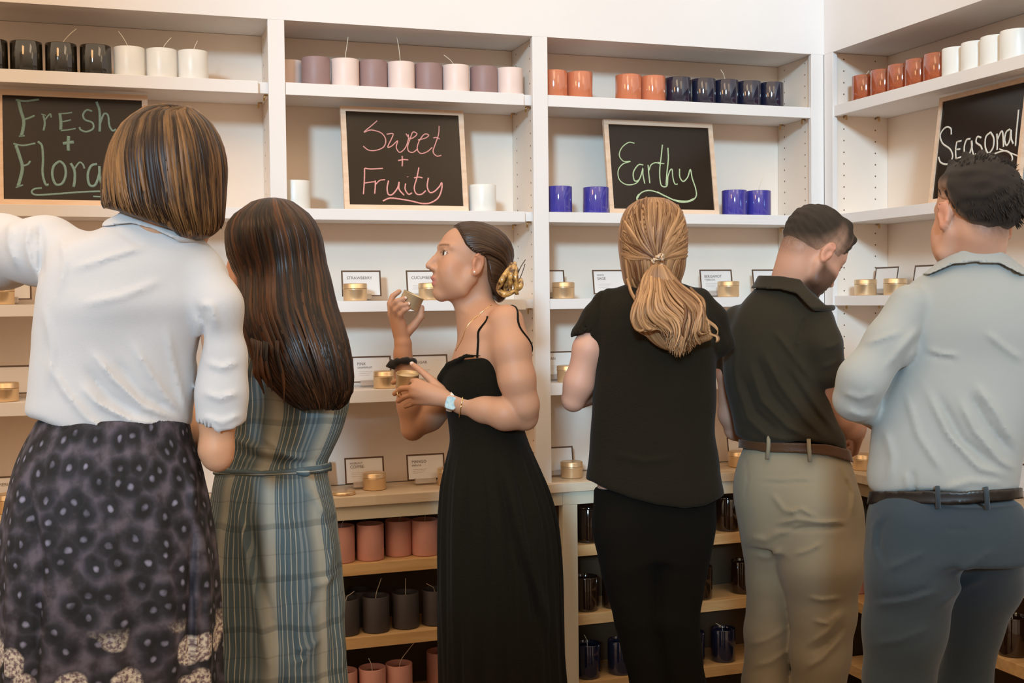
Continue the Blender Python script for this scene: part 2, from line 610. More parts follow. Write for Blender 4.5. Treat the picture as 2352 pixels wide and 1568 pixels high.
YL = DY + 0.07
low('dusty pink', 784, 1290, 0, YL, 'dusty pink candle under the counter, half hidden by the striped dress', 'dusty pink candles under the counter', (0.03, 0.04))
low('dusty pink', 851, 1290, 0, YL, 'dusty pink candle under the counter, second from the striped dress', 'dusty pink candles under the counter')
low('dusty pink', 916, 1282, 0, YL + 0.03, 'dusty pink candle under the counter with crossing wicks, set further back', 'dusty pink candles under the counter', (0.035, 0.04))
low('dusty pink', 977, 1276, 0, YL + 0.005, 'dusty pink candle under the counter touching the black dress', 'dusty pink candles under the counter', (0.002, 0.03))
low('charcoal', 795, 1455, 1, YL, 'charcoal candle with bent wick next to the striped dress', 'charcoal candles under the counter', (0.03, 0.02))
low('charcoal', 864, 1450, 1, YL, 'charcoal candle with the tallest wick, middle of the charcoal row', 'charcoal candles under the counter', (0.02, 0.055))
low('charcoal', 932, 1444, 1, YL + 0.01, 'charcoal candle with a straight upright wick', 'charcoal candles under the counter', (0.002, 0.045))
low('charcoal', 1000, 1435, 1, YL + 0.015, 'charcoal candle touching the black dress', 'charcoal candles under the counter', (-0.03, 0.02))
low('charcoal', 830, 1430, 1, YL + 0.10, 'charcoal candle in the second row behind the others', 'charcoal candles under the counter')
low('dusty pink', 790, 1600, 2, YL, 'dusty pink candle on the lowest shelf beside the striped dress', 'dusty pink candles on the lowest shelf', (0.0, 0.02))
low('dusty pink', 856, 1600, 2, YL, 'dusty pink candle on the lowest shelf, second from the left', 'dusty pink candles on the lowest shelf', (-0.012, 0.03))
low('dusty pink', 917, 1595, 2, YL + 0.01, 'dusty pink candle on the lowest shelf with a long slanting wick', 'dusty pink candles on the lowest shelf', (0.06, 0.07))
low('dusty pink', 1010, 1560, 2, YL + 0.10, 'dusty pink candle deep on the lowest shelf by the black dress', 'dusty pink candles on the lowest shelf')
dk = 'dark glass candles in the cabinet behind the black trousers'
low('dark brown glass', 1352, 1250, 0, YL, 'dark brown glass candle right of the cream post, upper shelf', dk)
low('dark brown glass', 1672, 1232, 0, YL, 'dark brown glass candle by the khaki trousers, upper shelf', dk)
low('dark brown glass', 1345, 1405, 1, YL, 'dark brown glass candle right of the cream post, middle shelf', dk)
low('dark brown glass', 1412, 1400, 1, YL, 'dark brown glass candle with a slanting wick, middle shelf', dk, (-0.05, 0.05))
low('dark brown glass', 1608, 1380, 1, YL, 'dark brown glass candle showing right of the black trousers, middle shelf', dk)
low('dark brown glass', 1706, 1375, 1, YL + 0.02, 'dark brown glass candle beside the khaki trousers, middle shelf', dk)
low('navy glass', 1350, 1560, 2, YL, 'near black glass candle with bent wick right of the cream post, lowest shelf', dk, (-0.012, 0.03))
low('navy glass', 1425, 1555, 2, YL, 'near black glass candle left of the black trousers, lowest shelf', dk)
low('navy glass', 1590, 1535, 2, YL, 'near black glass candle half behind the black trousers, lowest shelf', dk)
low('navy glass', 1661, 1526, 2, YL, 'near black glossy glass candle left of the khaki trousers, lowest shelf', dk, (-0.03, 0.02))
XL = XR + 0.07
def lowr(kind, px, py, lev, x, label, wk=None):
    candle(kind, x, YR(px, py, x), LZ[lev][1], label, 'candles in the right wall base cabinet', wk, LR_, LH)


lowr('dusty pink', 1964, 1500, 1, XL + 0.02, 'dusty pink candle in the slit between the two men')
lowr('dark brown glass', 2326, 1450, 1, XL, 'dark candle at the right edge beyond the navy trousers', (-0.02, 0.02))
lowr('dusty pink', 2330, 1600, 2, XL, 'reddish candle at the bottom right corner of the picture')

# ------------------------------------------------------------------ tins
GOLD = mat('brushed_gold', (0.82, 0.60, 0.36), 0.32, metal=0.75)
GOLDIN = mat('tin_wax', (0.75, 0.62, 0.42), 0.5)


def make_tin(r=0.0385, h=0.057):
    t = empty('candle_tin')
    hb = h * 0.68
    MB().lathe([(0.0005, 0), (r - 0.003, 0), (r - 0.0008, 0.0008), (r, 0.003), (r, hb - 0.002), (r + 0.0008, hb), (r - 0.001, hb + 0.001),
                (r - 0.0012, hb + 0.0005), (0.0005, hb)], n=40).build('body', GOLD, t)
    MB().lathe([(r - 0.001, hb + 0.0012), (r + 0.0012, hb + 0.0014), (r + 0.0018, hb + 0.0024), (r + 0.0012, hb + 0.0034), (r + 0.0008, hb + 0.004),
                (r + 0.0008, h - 0.003), (r - 0.001, h - 0.0005), (r - 0.003, h), (r - 0.006, h - 0.0012), (0.0005, h - 0.0012)], n=40).build('lid', GOLD, t)
    return t


TIN = make_tin()
tin_used = [False]


def tin(x, y, z, label, group='gold candle tins set out before the scent cards'):
    t = TIN if not tin_used[0] else copy_tree(TIN)
    tin_used[0] = True
    t.location = (x, y, z + 0.0004)
    t.rotation_euler = (0, 0, random.uniform(0, 6))
    tag(t, label, 'tin', group)
    return t


T3, T4 = SZ[2][1], SZ[3][1]
YT = DY + 0.065
for px, py, z, y, lb in [
    (2, 690, T3, YT, 'gold candle tin at the left edge before the COCONUT card'),
    (816, 688, T3, YT, 'gold candle tin before the STRAWBERRY card'),
    (988, 687, T3, YT, 'gold candle tin behind the chin of the woman in the black dress'),
    (1294, 684, T3, YT, 'gold candle tin beside the post, left of the SAGE card'),
    (1673, 680, T3, YT, 'gold candle tin before the BERGAMOT card'),
    (12, 920, T4, YT, 'gold candle tin at the left edge on the lowest shelf above the counter'),
    (885, 896, T4, YT, 'gold candle tin before the PINK GRAPEFRUIT card'),
    (1305, 880, T4, YT, 'gold candle tin before the URBAN card, partly behind a bare arm'),
    (24, 1165, CT, DY + 0.1, 'gold candle tin before the PLUMERIA card on the counter'),
    (860, 1108, CT, DY + 0.11, 'gold candle tin before the COFFEE card on the counter'),
    (1031, 1098, CT, DY + 0.11, 'gold candle tin before the MANGO card, partly behind the black dress'),
    (1313, 1083, CT, DY + 0.10, 'gold candle tin on the counter beside the post, left of the black top'),
    (1697, 1030, CT, DY + 0.11, 'gold candle tin on the counter beside the khaki trousers'),
]:
    tin(X(px, py, y), y, z, lb)
for px, py, z, x, lb in [(1988, 672, T3, XR + 0.06, 'gold candle tin on the right wall shelf nearest the corner'),
                         (2056, 668, T3, XR + 0.06, 'gold candle tin on the right wall shelf beside the pale shirt shoulder'),
                         (2338, 655, T3, XR + 0.05, 'gold candle tin at the right edge of the picture'),
                         (1984, 1062, CT, XR + 0.07, 'gold candle tin on the right counter below the hands')]:
    tin(x, YR(px, py, x), z, lb, 'gold candle tins on the right wall')
lid = MB().lathe([(0.0005, 0), (0.030, 0), (0.0305, 0.001), (0.0385, 0.001), (0.039, 0.003), (0.038, 0.010), (0.036, 0.011), (0.0005, 0.0105)], n=40).build('tin_lid', GOLD)
lid.location = (X(789, 1120, DY + 0.045), DY + 0.045, CT + 0.0004)
tag(lid, 'loose gold tin lid lying on the counter beside the striped dress', 'lid')

# ------------------------------------------------------------------ scent cards
CARD = mat('card_paper', (0.80, 0.77, 0.74), 0.35, coat=0.3)
BORD = mat('card_border', (0.10, 0.05, 0.025), 0.35)
ACRY = mat('acrylic_block', (0.86, 0.76, 0.68), 0.12, trans=0.45, coat=0.5)
INK = mat('grey_ink', (0.20, 0.15, 0.12), 0.6)
CW, CH = 0.134, 0.088


def text_part(body, size, loc, m, parent, name='lettering'):
    c = bpy.data.curves.new(name, 'FONT')
    c.body = body
    c.size = size
    c.resolution_u = 3
    c.extrude = 0.0002
    o0 = bpy.data.objects.new(name, c)
    COL.objects.link(o0)
    dg = bpy.context.evaluated_depsgraph_get()
    me = bpy.data.meshes.new_from_object(o0.evaluated_get(dg))
    bpy.data.objects.remove(o0)
    o = bpy.data.objects.new(name, me)
    COL.objects.link(o)
    me.materials.clear()
    me.materials.append(m)
    o.parent = parent
    o.location = loc
    o.rotation_euler = (math.pi / 2, 0, 0)
    return o


def card(p, rz, big, small, label, small_first=False, tilt=-0.16):
    """p: centre bottom point; faces local -y"""
    t = empty('scent_card', p, rz)
    t.rotation_euler = (tilt, 0, rz)
    f = MB().box((-CW / 2, 0, 0.012), (CW / 2, 0.002, 0.012 + CH)).build('card', CARD, t)
    b = MB()
    e = 0.005
    z0, z1 = 0.012, 0.012 + CH
    b.box((-CW / 2, -0.0012, z1 - e), (CW / 2, -0.0001, z1)).box((-CW / 2, -0.0012, z0), (CW / 2, -0.0001, z0 + e * 0.8))
    b.box((-CW / 2, -0.0012, z0 + e * 0.8), (-CW / 2 + e, -0.0001, z1 - e)).box((CW / 2 - e, -0.0012, z0 + e * 0.8), (CW / 2, -0.0001, z1 - e))
    b.build('border', BORD, t)
    MB().box((-0.042, -0.016, 0.0), (0.030, 0.010, 0.019), 0.002).build('holder', ACRY, t)
    if big:
        zz = z1 - 0.030
        x0 = -CW / 2 + 0.018
        if small_first:
            text_part(small, 0.0085, (x0, -0.0006, zz + 0.008), INK, t)
            text_part(big, 0.0140, (x0, -0.0006, zz - 0.006), INK, t)
        else:
            text_part(big, 0.0138, (x0, -0.0006, zz), INK, t)
            if small:
                text_part(small, 0.0090, (x0, -0.0006, zz - 0.011), INK, t)
        ln = MB()
        for k in range(3):
            ln.box((x0 + 0.004, -0.0008, zz - 0.022 - k * 0.006), (x0 + 0.052 - 0.006 * k, -0.0004, zz - 0.0212 - k * 0.006))
        ln.build('fine_print', mat_ink2, t)
    tag(t, label, 'sign', 'framed scent cards')
    return t


mat_ink2 = mat('faint_print', (0.55, 0.47, 0.42), 0.6)
YK = DY + 0.15
for pxl, pxr, pyb, z, y, big, small, lb, sf in [
    (-32, 69, 690, T3, YK, 'COCONUT', '', 'black-edged scent card reading COCONUT at the left edge', False),
    (425, 524, 690, T3, YK, '', '', 'scent card almost hidden between the white blouse and the long dark hair', False),
    (781, 882, 683, T3, YK, 'STRAWBERRY', '', 'black-edged scent card reading STRAWBERRY', False),
    (930, 1028, 683, T3, YK, 'CUCUMBER', '', 'black-edged scent card behind the face of the woman in the black dress', False),
    (1212, 1305, 683, T3, YK, '', '', 'blank-looking scent card half hidden by the post, shelf above URBAN', False),
    (1357, 1450, 682, T3, YK, 'SAGE', 'WHITE', 'black-edged scent card reading SAGE', True),
    (1486, 1573, 678, T3, YK, '', '', 'scent card mostly hidden behind the blonde ponytail', False),
    (1606, 1690, 676, T3, YK, 'BERGAMOT', 'TOBACCO', 'black-edged scent card reading BERGAMOT', False),
    (1727, 1808, 675, T3, YK, '', '', 'scent card partly behind the collar of the man in the dark polo', False),
    (-34, 67, 910, T4, YK, '', '', 'black-edged scent card at the left edge above the PLUMERIA card', False),
    (808, 903, 888, T4, YK, 'PINK', 'GRAPEFRUIT', 'black-edged scent card reading PINK GRAPEFRUIT', False),
    (940, 1034, 884, T4, YK, 'SUGAR', '', 'black-edged scent card reading SUGAR behind the wristbands', False),
    (1232, 1330, 878, T4, YK, 'URBAN', '', 'black-edged scent card reading URBAN beside the post', False),
    (-28, 60, 1150, CT, YK, 'PLUMERIA', '', 'black-edged scent card reading PLUMERIA', False),
    (662, 754, 1100, CT, YK, '', '', 'scent card showing only its right edge beside the striped dress', False),
    (790, 887, 1093, CT, YK, 'COFFEE', 'HAZELNUT', 'black-edged scent card reading COFFEE', True),
    (931, 1028, 1087, CT, YK, 'MANGO', 'PAPAYA', 'black-edged scent card reading MANGO PAPAYA', False),
    (1232, 1325, 1068, CT, YK, '', '', 'scent card on the counter showing its right corner beside the post', False),
    (1668, 1752, 1035, CT, YK, '', '', 'scent card on the counter behind the belt of the man in khaki', False),
]:
    xl, xr = X(pxl, pyb, y), X(pxr, pyb, y)
    card(((xl + xr) / 2, y, z + 0.0035), 0.0, big, small, lb, sf)
for px, py, z, lb in [(2030, 660, T3, 'scent card on the right wall shelf nearest the corner'), (2122, 655, T3, 'scent card on the right wall shelf beside the ear of the rightmost man'),
                      (2385, 640, T3, 'scent card at the right edge on the right wall shelf'), (2372, 1090, CT, 'scent card on the right counter at the right edge')]:
    x = XR + 0.15
    card((x, YR(px, py, x), z + 0.0035), -math.pi / 2, '', '', lb)

# ------------------------------------------------------------------ chalkboards
BOARD = mat('chalkboard', (0.020, 0.011, 0.005), 0.22, coat=0.0, spec=0.35)
PINE = wood_mat('pine_frame', (0.72, 0.50, 0.34), (0.82, 0.62, 0.46))


def plane_hit(px, py, P0, N):
    v = AX_F * F_PX + AX_R * (px - W_PX / 2) + AX_U * (H_PX / 2 - py)
    return CAM + v * (((P0 - CAM) @ N) / (v @ N))


def chalkboard(bl, br, height, lean, fw, strokes, colr, label, rmain):
    """bl, br: base corner points (left, right as seen from the front); lean: top offset away from the viewer"""
    bl, br = np.array(bl), np.array(br)
    u = br - bl
    wdt = np.linalg.norm(u)
    u = u / wdt
    n0 = np.array([u[1], -u[0], 0.0])         # towards the viewer
    v = np.array([0, 0, 1.0]) * math.sqrt(max(0, 1 - (lean / height) ** 2)) - n0 * (lean / height)
    n = np.cross(u, v)
    t = empty('chalkboard', tuple(bl))

    def Wd(a, b, c):
        return u * a + v * b + n * c

    def slab(mb, a0, a1, b0, b1, c0, c1):
        vs = [Wd(a, b, c) for a in (a0, a1) for b in (b0, b1) for c in (c0, c1)]
        mb.add(vs, [(0, 1, 3, 2), (4, 6, 7, 5), (0, 4, 5, 1), (2, 3, 7, 6), (0, 2, 6, 4), (1, 5, 7, 3)])
    fr = MB()
    slab(fr, 0, wdt, 0, fw, -0.006, 0.008)
    slab(fr, 0, wdt, height - fw, height, -0.006, 0.008)
    slab(fr, 0, fw, fw, height - fw, -0.006, 0.008)
    slab(fr, wdt - fw, wdt, fw, height - fw, -0.006, 0.008)
    fr.build('frame', PINE, t)
    bd = MB()
    slab(bd, fw, wdt - fw, fw, height - fw, -0.003, 0.003)
    bd.build('slate', BOARD, t)
    P0 = bl + n * 0.0034
    ck = MB()
    for item in strokes:
        r, pts = item[0], item[1:]
        pp = smooth_path([plane_hit(a, b, P0, n) for a, b in pts], 6) if len(pts) > 2 else [plane_hit(a, b, P0, n) for a, b in pts]
        ck.tube([p - bl for p in pp], r * rmain, 6, flat=(n, 0.25), up=n)
    ck.build('chalk_lettering', mat('chalk_' + label.split()[0], colr, 0.9, var=0.25, scale=300), t)
    tag(t, label, 'chalkboard', None)
    return t


YB = DY + 0.055
# Sweet + Fruity (photo pixels of the pen strokes)
def s2(o, k, L):
    return [(r, *[(o[0] + a / k, o[1] + b / k) for a, b in p]) for r, p in L]


K2 = 3.0152
sweet = s2((600, 0), K2, [
    (1, [(803, 836), (770, 865), (712, 915), (760, 900), (830, 920), (862, 965), (850, 1015), (800, 1040), (745, 1040), (706, 1012)]),
    (1, [(868, 930), (912, 925), (905, 955), (876, 1018), (905, 1010), (945, 975), (935, 1020), (960, 1055), (1000, 1020), (1020, 960), (1018, 930)]),
    (1, [(1002, 925), (1030, 960), (1065, 945), (1078, 925), (1050, 915), (1032, 960), (1015, 1010), (1020, 1045), (1050, 1055), (1085, 1030)]),
    (1, [(1085, 970), (1140, 955), (1160, 935), (1130, 930), (1095, 975), (1080, 1030), (1105, 1062), (1150, 1050), (1185, 1020)]),
    (1, [(1232, 872), (1228, 930), (1205, 1000), (1190, 1050), (1215, 1080), (1248, 1076)]),
    (1, [(1192, 955), (1212, 952), (1236, 962)]),
    (1.2, [(976, 1080), (978, 1118), (976, 1152)]), (1.2, [(948, 1112), (985, 1105), (1018, 1107)]),
    (1.2, [(716, 1165), (715, 1230), (712, 1290), (708, 1345)]), (1.2, [(716, 1165), (760, 1170), (843, 1166)]),
    (1.1, [(715, 1268), (750, 1262), (785, 1258)]),
    (1.2, [(790, 1250), (790, 1290), (786, 1342)]), (1.1, [(790, 1280), (820, 1250), (858, 1244)]),
    (1.3, [(882, 1250), (872, 1300), (880, 1345), (910, 1345), (945, 1300), (955, 1260), (955, 1310), (990, 1352)]),
    (1.2, [(1000, 1270), (997, 1310), (1020, 1345), (1045, 1335)]), (1.5, [(1014, 1222), (1015, 1226)]),
    (1.2, [(1092, 1160), (1078, 1230), (1060, 1300), (1075, 1342), (1110, 1345), (1140, 1320)]), (1.1, [(1058, 1232), (1090, 1226), (1118, 1232)]),
    (1.3, [(1158, 1230), (1150, 1290), (1168, 1332), (1200, 1325), (1235, 1290), (1250, 1265), (1250, 1310), (1225, 1370), (1170, 1405), (1110, 1408), (1040, 1392), (960, 1378), (890, 1372), (842, 1392)]),
])
chalkboard((X(791, 482, YB), YB, T2 + 0.0005), (X(1075, 487, YB), YB, T2 + 0.0005), 0.345, 0.05, 0.017, sweet, (0.84, 0.38, 0.34),
           'pink-lettered chalkboard in pale wood frame reading Sweet + Fruity', 0.0021)
K3 = 2.9043
earthy = s2((1220, 0), K3, [
    (1, [(690, 955), (650, 950), (605, 985), (588, 1035), (615, 1075), (662, 1076), (610, 1095), (580, 1140), (590, 1200), (640, 1232), (700, 1222), (730, 1180), (745, 1120)]),
    (1.2, [(748, 1100), (715, 1100), (682, 1150), (690, 1205), (722, 1195), (745, 1130), (745, 1160), (758, 1225)]),
    (1.2, [(780, 1100), (785, 1160), (792, 1222)]), (1.1, [(785, 1140), (800, 1100), (830, 1085), (858, 1092)]),
    (1.2, [(876, 965), (868, 1040), (858, 1130), (860, 1200), (872, 1240), (905, 1240), (912, 1180)]), (1, [(845, 1082), (870, 1090), (888, 1090)]),
    (1.2, [(912, 985), (915, 1060), (905, 1160), (900, 1235)]), (1.1, [(905, 1200), (925, 1140), (940, 1130), (945, 1180), (958, 1225), (978, 1228)]),
    (1.2, [(990, 1125), (992, 1180), (1015, 1210), (1045, 1180), (1062, 1130), (1075, 1190), (1098, 1260), (1100, 1310), (1065, 1340), (1000, 1348), (930, 1325), (860, 1290), (790, 1270), (735, 1285), (706, 1325)]),
    (1.5, [(712, 1345), (706, 1320), (720, 1295)]), (1.4, [(1085, 1325), (1040, 1342), (960, 1335), (900, 1310), (840, 1280)]),
])
chalkboard((X(1399, 486, YB), YB, T2 + 0.0005), (X(1650, 492, YB), YB, T2 + 0.0005), 0.337, 0.05, 0.017, earthy, (0.56, 0.70, 0.42),
           'green-lettered chalkboard in pale wood frame reading Earthy', 0.0022)
K1 = 3.0156
fresh = s2((0, 0), K1, [
    (2.6, [(128, 700), (145, 770), (165, 840), (158, 900), (148, 940)]), (1.6, [(108, 692), (180, 700), (270, 688)]), (1.6, [(160, 830), (200, 818), (240, 800)]), (1.3, [(130, 945), (172, 940)]),
    (1.6, [(300, 800), (310, 850), (302, 905)]), (1.2, [(286, 790), (318, 800)]), (1.3, [(312, 830), (335, 800), (350, 790), (355, 815)]),
    (2.4, [(415, 790), (422, 850), (420, 900)]), (1.2, [(405, 788), (460, 785), (500, 778)]), (1.2, [(420, 845), (460, 838), (492, 830)]), (1.2, [(420, 905), (470, 900), (525, 890)]),
    (1.6, [(638, 770), (600, 762), (575, 795), (590, 830), (640, 850), (645, 890), (600, 912), (560, 900), (550, 880)]),
    (2.0, [(668, 705), (688, 760), (692, 840), (690, 912)]), (1.6, [(692, 860), (720, 790), (748, 800), (758, 870), (780, 905), (804, 895)]),
    (2.6, [(475, 942), (472, 1000), (474, 1045)]), (2.6, [(435, 995), (475, 988), (512, 984)]),
    (2.6, [(110, 1005), (135, 1080), (155, 1160), (140, 1240), (125, 1290)]), (1.5, [(92, 995), (160, 1008), (245, 992)]), (1.6, [(150, 1150), (190, 1140), (210, 1115)]), (1.2, [(108, 1300), (160, 1280)]),
    (1.9, [(262, 980), (290, 1010), (298, 1100), (295, 1200), (315, 1275), (338, 1278)]),
    (2.0, [(405, 1120), (372, 1150), (362, 1210), (385, 1275), (430, 1270), (455, 1210), (448, 1150), (420, 1120), (400, 1122)]),
    (2.1, [(490, 1130), (515, 1180), (518, 1240), (510, 1295)]), (1.4, [(515, 1170), (550, 1125), (575, 1140), (585, 1168)]),
    (2.0, [(672, 1135), (630, 1150), (608, 1210), (620, 1280), (660, 1280), (688, 1200), (688, 1150), (692, 1230), (715, 1290), (760, 1290)]),
    (2.0, [(800, 1000), (806, 1100), (810, 1200), (830, 1280)]),
    (1.5, [(290, 1302), (240, 1308), (220, 1330), (255, 1350), (400, 1342), (560, 1330), (700, 1325), (830, 1330)]), (1.2, [(645, 1360), (700, 1362), (780, 1358)]),
])
chalkboard((X(-5, 472, YB), YB, T2 + 0.0005), (X(345, 474, YB), YB, T2 + 0.0005), 0.350, 0.045, 0.017, fresh, (0.25, 0.40, 0.37),
           'teal-lettered chalkboard in pale wood frame reading Fresh + Floral', 0.0021)
K4 = 2.8
seas = s2((1852, 0), K4, [
    (1.6, [(932, 865), (928, 825), (895, 820), (862, 865), (875, 920), (925, 960), (940, 1010), (910, 1055), (865, 1045), (850, 1010)]),
    (1.6, [(968, 910), (960, 960), (962, 1020)]), (1.5, [(968, 912), (998, 905)]), (1.5, [(962, 962), (990, 958)]), (1.5, [(962, 1020), (1000, 1008)]),
    (1.7, [(1055, 892), (1030, 900), (1015, 950), (1022, 1000), (1045, 995), (1065, 940), (1062, 905), (1066, 960), (1078, 1005)]),
    (1.7, [(1125, 885), (1100, 880), (1092, 915), (1122, 940), (1130, 975), (1105, 1000), (1085, 990)]),
    (1.7, [(1185, 850), (1155, 880), (1150, 940), (1170, 985), (1200, 950), (1205, 890), (1185, 850)]),
    (1.6, [(1225, 860), (1228, 920), (1226, 965)]), (1.6, [(1228, 900), (1250, 850), (1262, 850), (1266, 900), (1268, 945)]),
    (1.6, [(1310, 830), (1285, 850), (1275, 900), (1288, 935), (1308, 900), (1316, 835), (1318, 890), (1330, 925)]),
    (1.6, [(1365, 705), (1358, 780), (1350, 860), (1345, 940)]),
    (1.5, [(1132, 1052), (1170, 1010), (1220, 985), (1275, 970), (1310, 985), (1325, 1020), (1310, 1065), (1285, 1095)]),
    (1.2, [(1240, 958), (1290, 975), (1366, 1005)]), (1.5, [(910, 1090), (940, 1065), (982, 1058)]), (1.2, [(1175, 1090), (1200, 1110), (1250, 1095)]),
])
XB = XR + 0.055
def PR(px, py, x):
    return (x, float(atx(px, py, x)[1]), T2 + 0.0005)
chalkboard(PR(2136, 480, XB), PR(2341, 470, XB), 0.350, 0.045, 0.015, seas, (0.80, 0.78, 0.70),
           'white-lettered chalkboard in pale wood frame reading Seasonal', 0.0021)

# ------------------------------------------------------------------ organic surfaces from distance functions
F32 = np.float32


def nrm(v):
    v = np.array(v, float)
    return v / (np.linalg.norm(v) + 1e-12)


def cone(a, b, ra, rb):
    a, b = np.array(a, F32), np.array(b, F32)
    ab = b - a
    L2 = float(ab @ ab) + 1e-12

    def f(P):
        t = np.clip(((P - a) @ ab) / L2, 0, 1)
        q = P - a - t[:, None] * ab
        return np.sqrt((q * q).sum(1)) - (ra + (rb - ra) * t)
    return f


def chain(pts, rs, k=0.012):
    fs = [cone(pts[i], pts[i + 1], rs[i], rs[i + 1]) for i in range(len(pts) - 1)]
    return union(*fs, k=k)


def ball(c, r):
    c = np.array(c, F32)
    return lambda P: np.sqrt(((P - c) ** 2).sum(1)) - r


def ell(c, r, M=None):
    c, r = np.array(c, F32), np.array(r, F32)
    A = None if M is None else np.array(M, F32)          # rows = local axes

    def f(P):
        q = P - c
        if A is not None:
            q = q @ A.T
        k0 = np.sqrt(((q / r) ** 2).sum(1))
        k1 = np.sqrt(((q / (r * r)) ** 2).sum(1)) + 1e-9
        return k0 * (k0 - 1) / k1
    return f


def smin(a, b, k):
    if k <= 0:
        return np.minimum(a, b)
    h = np.clip(0.5 + 0.5 * (b - a) / k, 0, 1)
    return b + (a - b) * h - k * h * (1 - h)


def union(*fs, k=0.0):
    def f(P):
        d = fs[0](P)
        for g in fs[1:]:
            d = smin(d, g(P), k)
        return d
    return f


def minus(f, g, k=0.004):
    return lambda P: -smin(-f(P), g(P), k)


def inter(f, g, k=0.0):
    return lambda P: -smin(-f(P), -g(P), k)


def half(p, n):
    """the side the normal n points AWAY from is kept"""
    p, n = np.array(p, F32), np.array(nrm(n), F32)
    return lambda P: (P - p) @ n


def offset(f, r):
    return lambda P: f(P) - r


def shell(f, r):
    return lambda P: np.abs(f(P)) - r


class Loft:
    """stack of superelliptic rings over z; ring = (z, cx, cy, a, b, yaw, n)"""

    def __init__(self, rings, cap=True):
        R = np.array(sorted(rings, key=lambda r: r[0]), float)
        z = R[:, 0]
        zz = np.linspace(z[0], z[-1], 240)
        cols = [zz]
        for c in range(1, R.shape[1]):
            y = R[:, c]
            m = np.zeros(len(z))                   # monotone-ish cubic
            dlt = np.diff(y) / np.diff(z)
            m[1:-1] = (dlt[:-1] + dlt[1:]) / 2
            m[0], m[-1] = dlt[0], dlt[-1]
            i = np.clip(np.searchsorted(z, zz) - 1, 0, len(z) - 2)
            h = z[i + 1] - z[i]
            t = (zz - z[i]) / h
            cols.append((2 * t**3 - 3 * t**2 + 1) * y[i] + (t**3 - 2 * t**2 + t) * h * m[i] + (-2 * t**3 + 3 * t**2) * y[i + 1] + (t**3 - t**2) * h * m[i + 1])
        self.T = np.array(cols)
        self.cap = cap

    def __call__(self, P):
        z = P[:, 2]
        T = self.T
        g = [np.interp(z, T[0], T[i]) for i in range(1, 7)]
        dx, dy = P[:, 0] - g[0], P[:, 1] - g[1]
        c, s = np.cos(g[4]), np.sin(g[4])
        u, v = dx * c + dy * s, -dx * s + dy * c
        q = np.sqrt(u * u + v * v) + 1e-6
        r = (np.abs(u / g[2]) ** g[5] + np.abs(v / g[3]) ** g[5]) ** (1 / g[5]) + 1e-6
        d = q * (1 - 1 / r)
        d = np.maximum(d, -np.minimum(g[2], g[3]))
        if self.cap:
            d = smin_neg(d, np.maximum(z - T[0, -1], T[0, 0] - z), 0.01)
        return d

    def uv(self, P):
        """angle*radius-ish coordinate and height, for woven patterns"""
        z = P[:, 2]
        T = self.T
        g = [np.interp(z, T[0], T[i]) for i in range(1, 7)]
        dx, dy = P[:, 0] - g[0], P[:, 1] - g[1]
        c, s = np.cos(g[4]), np.sin(g[4])
        u, v = (dx * c + dy * s) / g[2], (-dx * s + dy * c) / g[3]
        return np.arctan2(u, -v), z


def smin_neg(a, b, k):
    return -smin(-a, -b, k)


def ring(y, xl, xr, w, ratio=0.6, yaw=0.0, n=2.2):
    """ring whose silhouette runs from photo column xl to xr at row y, centre at axial distance w"""
    xc = (xl + xr) / 2
    c = aw(xc, y, w)
    ray = c - CAM
    lat = nrm((ray[1], -ray[0], 0))
    hw = abs(xr - xl) / 2 * w / F_PX * abs(lat @ AX_R) ** 1.0
    # silhouette half width of an ellipse turned by yaw against the view
    va = math.atan2(lat[1], lat[0])
    ph = yaw - va
    a = hw / math.sqrt(math.cos(ph) ** 2 + (ratio * math.sin(ph)) ** 2)
    return (c[2], c[0], c[1], a, a * ratio, yaw, n)


def folds2d(f, strokes):
    """raise (amp>0) or sink creases along photo-space lines: (amp, width_px, (x,y), (x,y)...) at distance w"""
    S_ = []
    for w, amp, wid, *pts in strokes:
        P_ = [aw(p[0], p[1], w) for p in pts]
        S_.append((amp, wid * w / F_PX, P_, w))

    def g(P):
        d = f(P)
        near = np.abs(d) < 0.05
        if not near.any():
            return d
        Q = P[near]
        rel = Q - CAM
        zc = rel @ AX_F
        sx, sy = (rel @ AX_R) / zc, (rel @ AX_U) / zc
        acc = np.zeros(len(Q))
        for amp, wid, P_, w in S_:
            W2 = wid / w
            best = np.full(len(Q), 1e9)
            tt = np.zeros(len(Q))
            for i in range(len(P_) - 1):
                a, b = P_[i] - CAM, P_[i + 1] - CAM
                ax, ay = (a @ AX_R) / (a @ AX_F), (a @ AX_U) / (a @ AX_F)
                bx, by = (b @ AX_R) / (b @ AX_F), (b @ AX_U) / (b @ AX_F)
                L2 = (bx - ax) ** 2 + (by - ay) ** 2 + 1e-12
                t = np.clip(((sx - ax) * (bx - ax) + (sy - ay) * (by - ay)) / L2, 0, 1)
                dd = (sx - ax - t * (bx - ax)) ** 2 + (sy - ay - t * (by - ay)) ** 2
                m = dd < best
                best[m] = dd[m]
                tt[m] = (i + t[m]) / (len(P_) - 1)
            fade = np.clip(np.sin(np.pi * np.clip(tt, 0.02, 0.98)) * 1.6, 0, 1)
            acc += amp * np.exp(-best / (W2 * W2)) * fade
        d = d.copy()
        d[near] -= acc
        return d
    return g


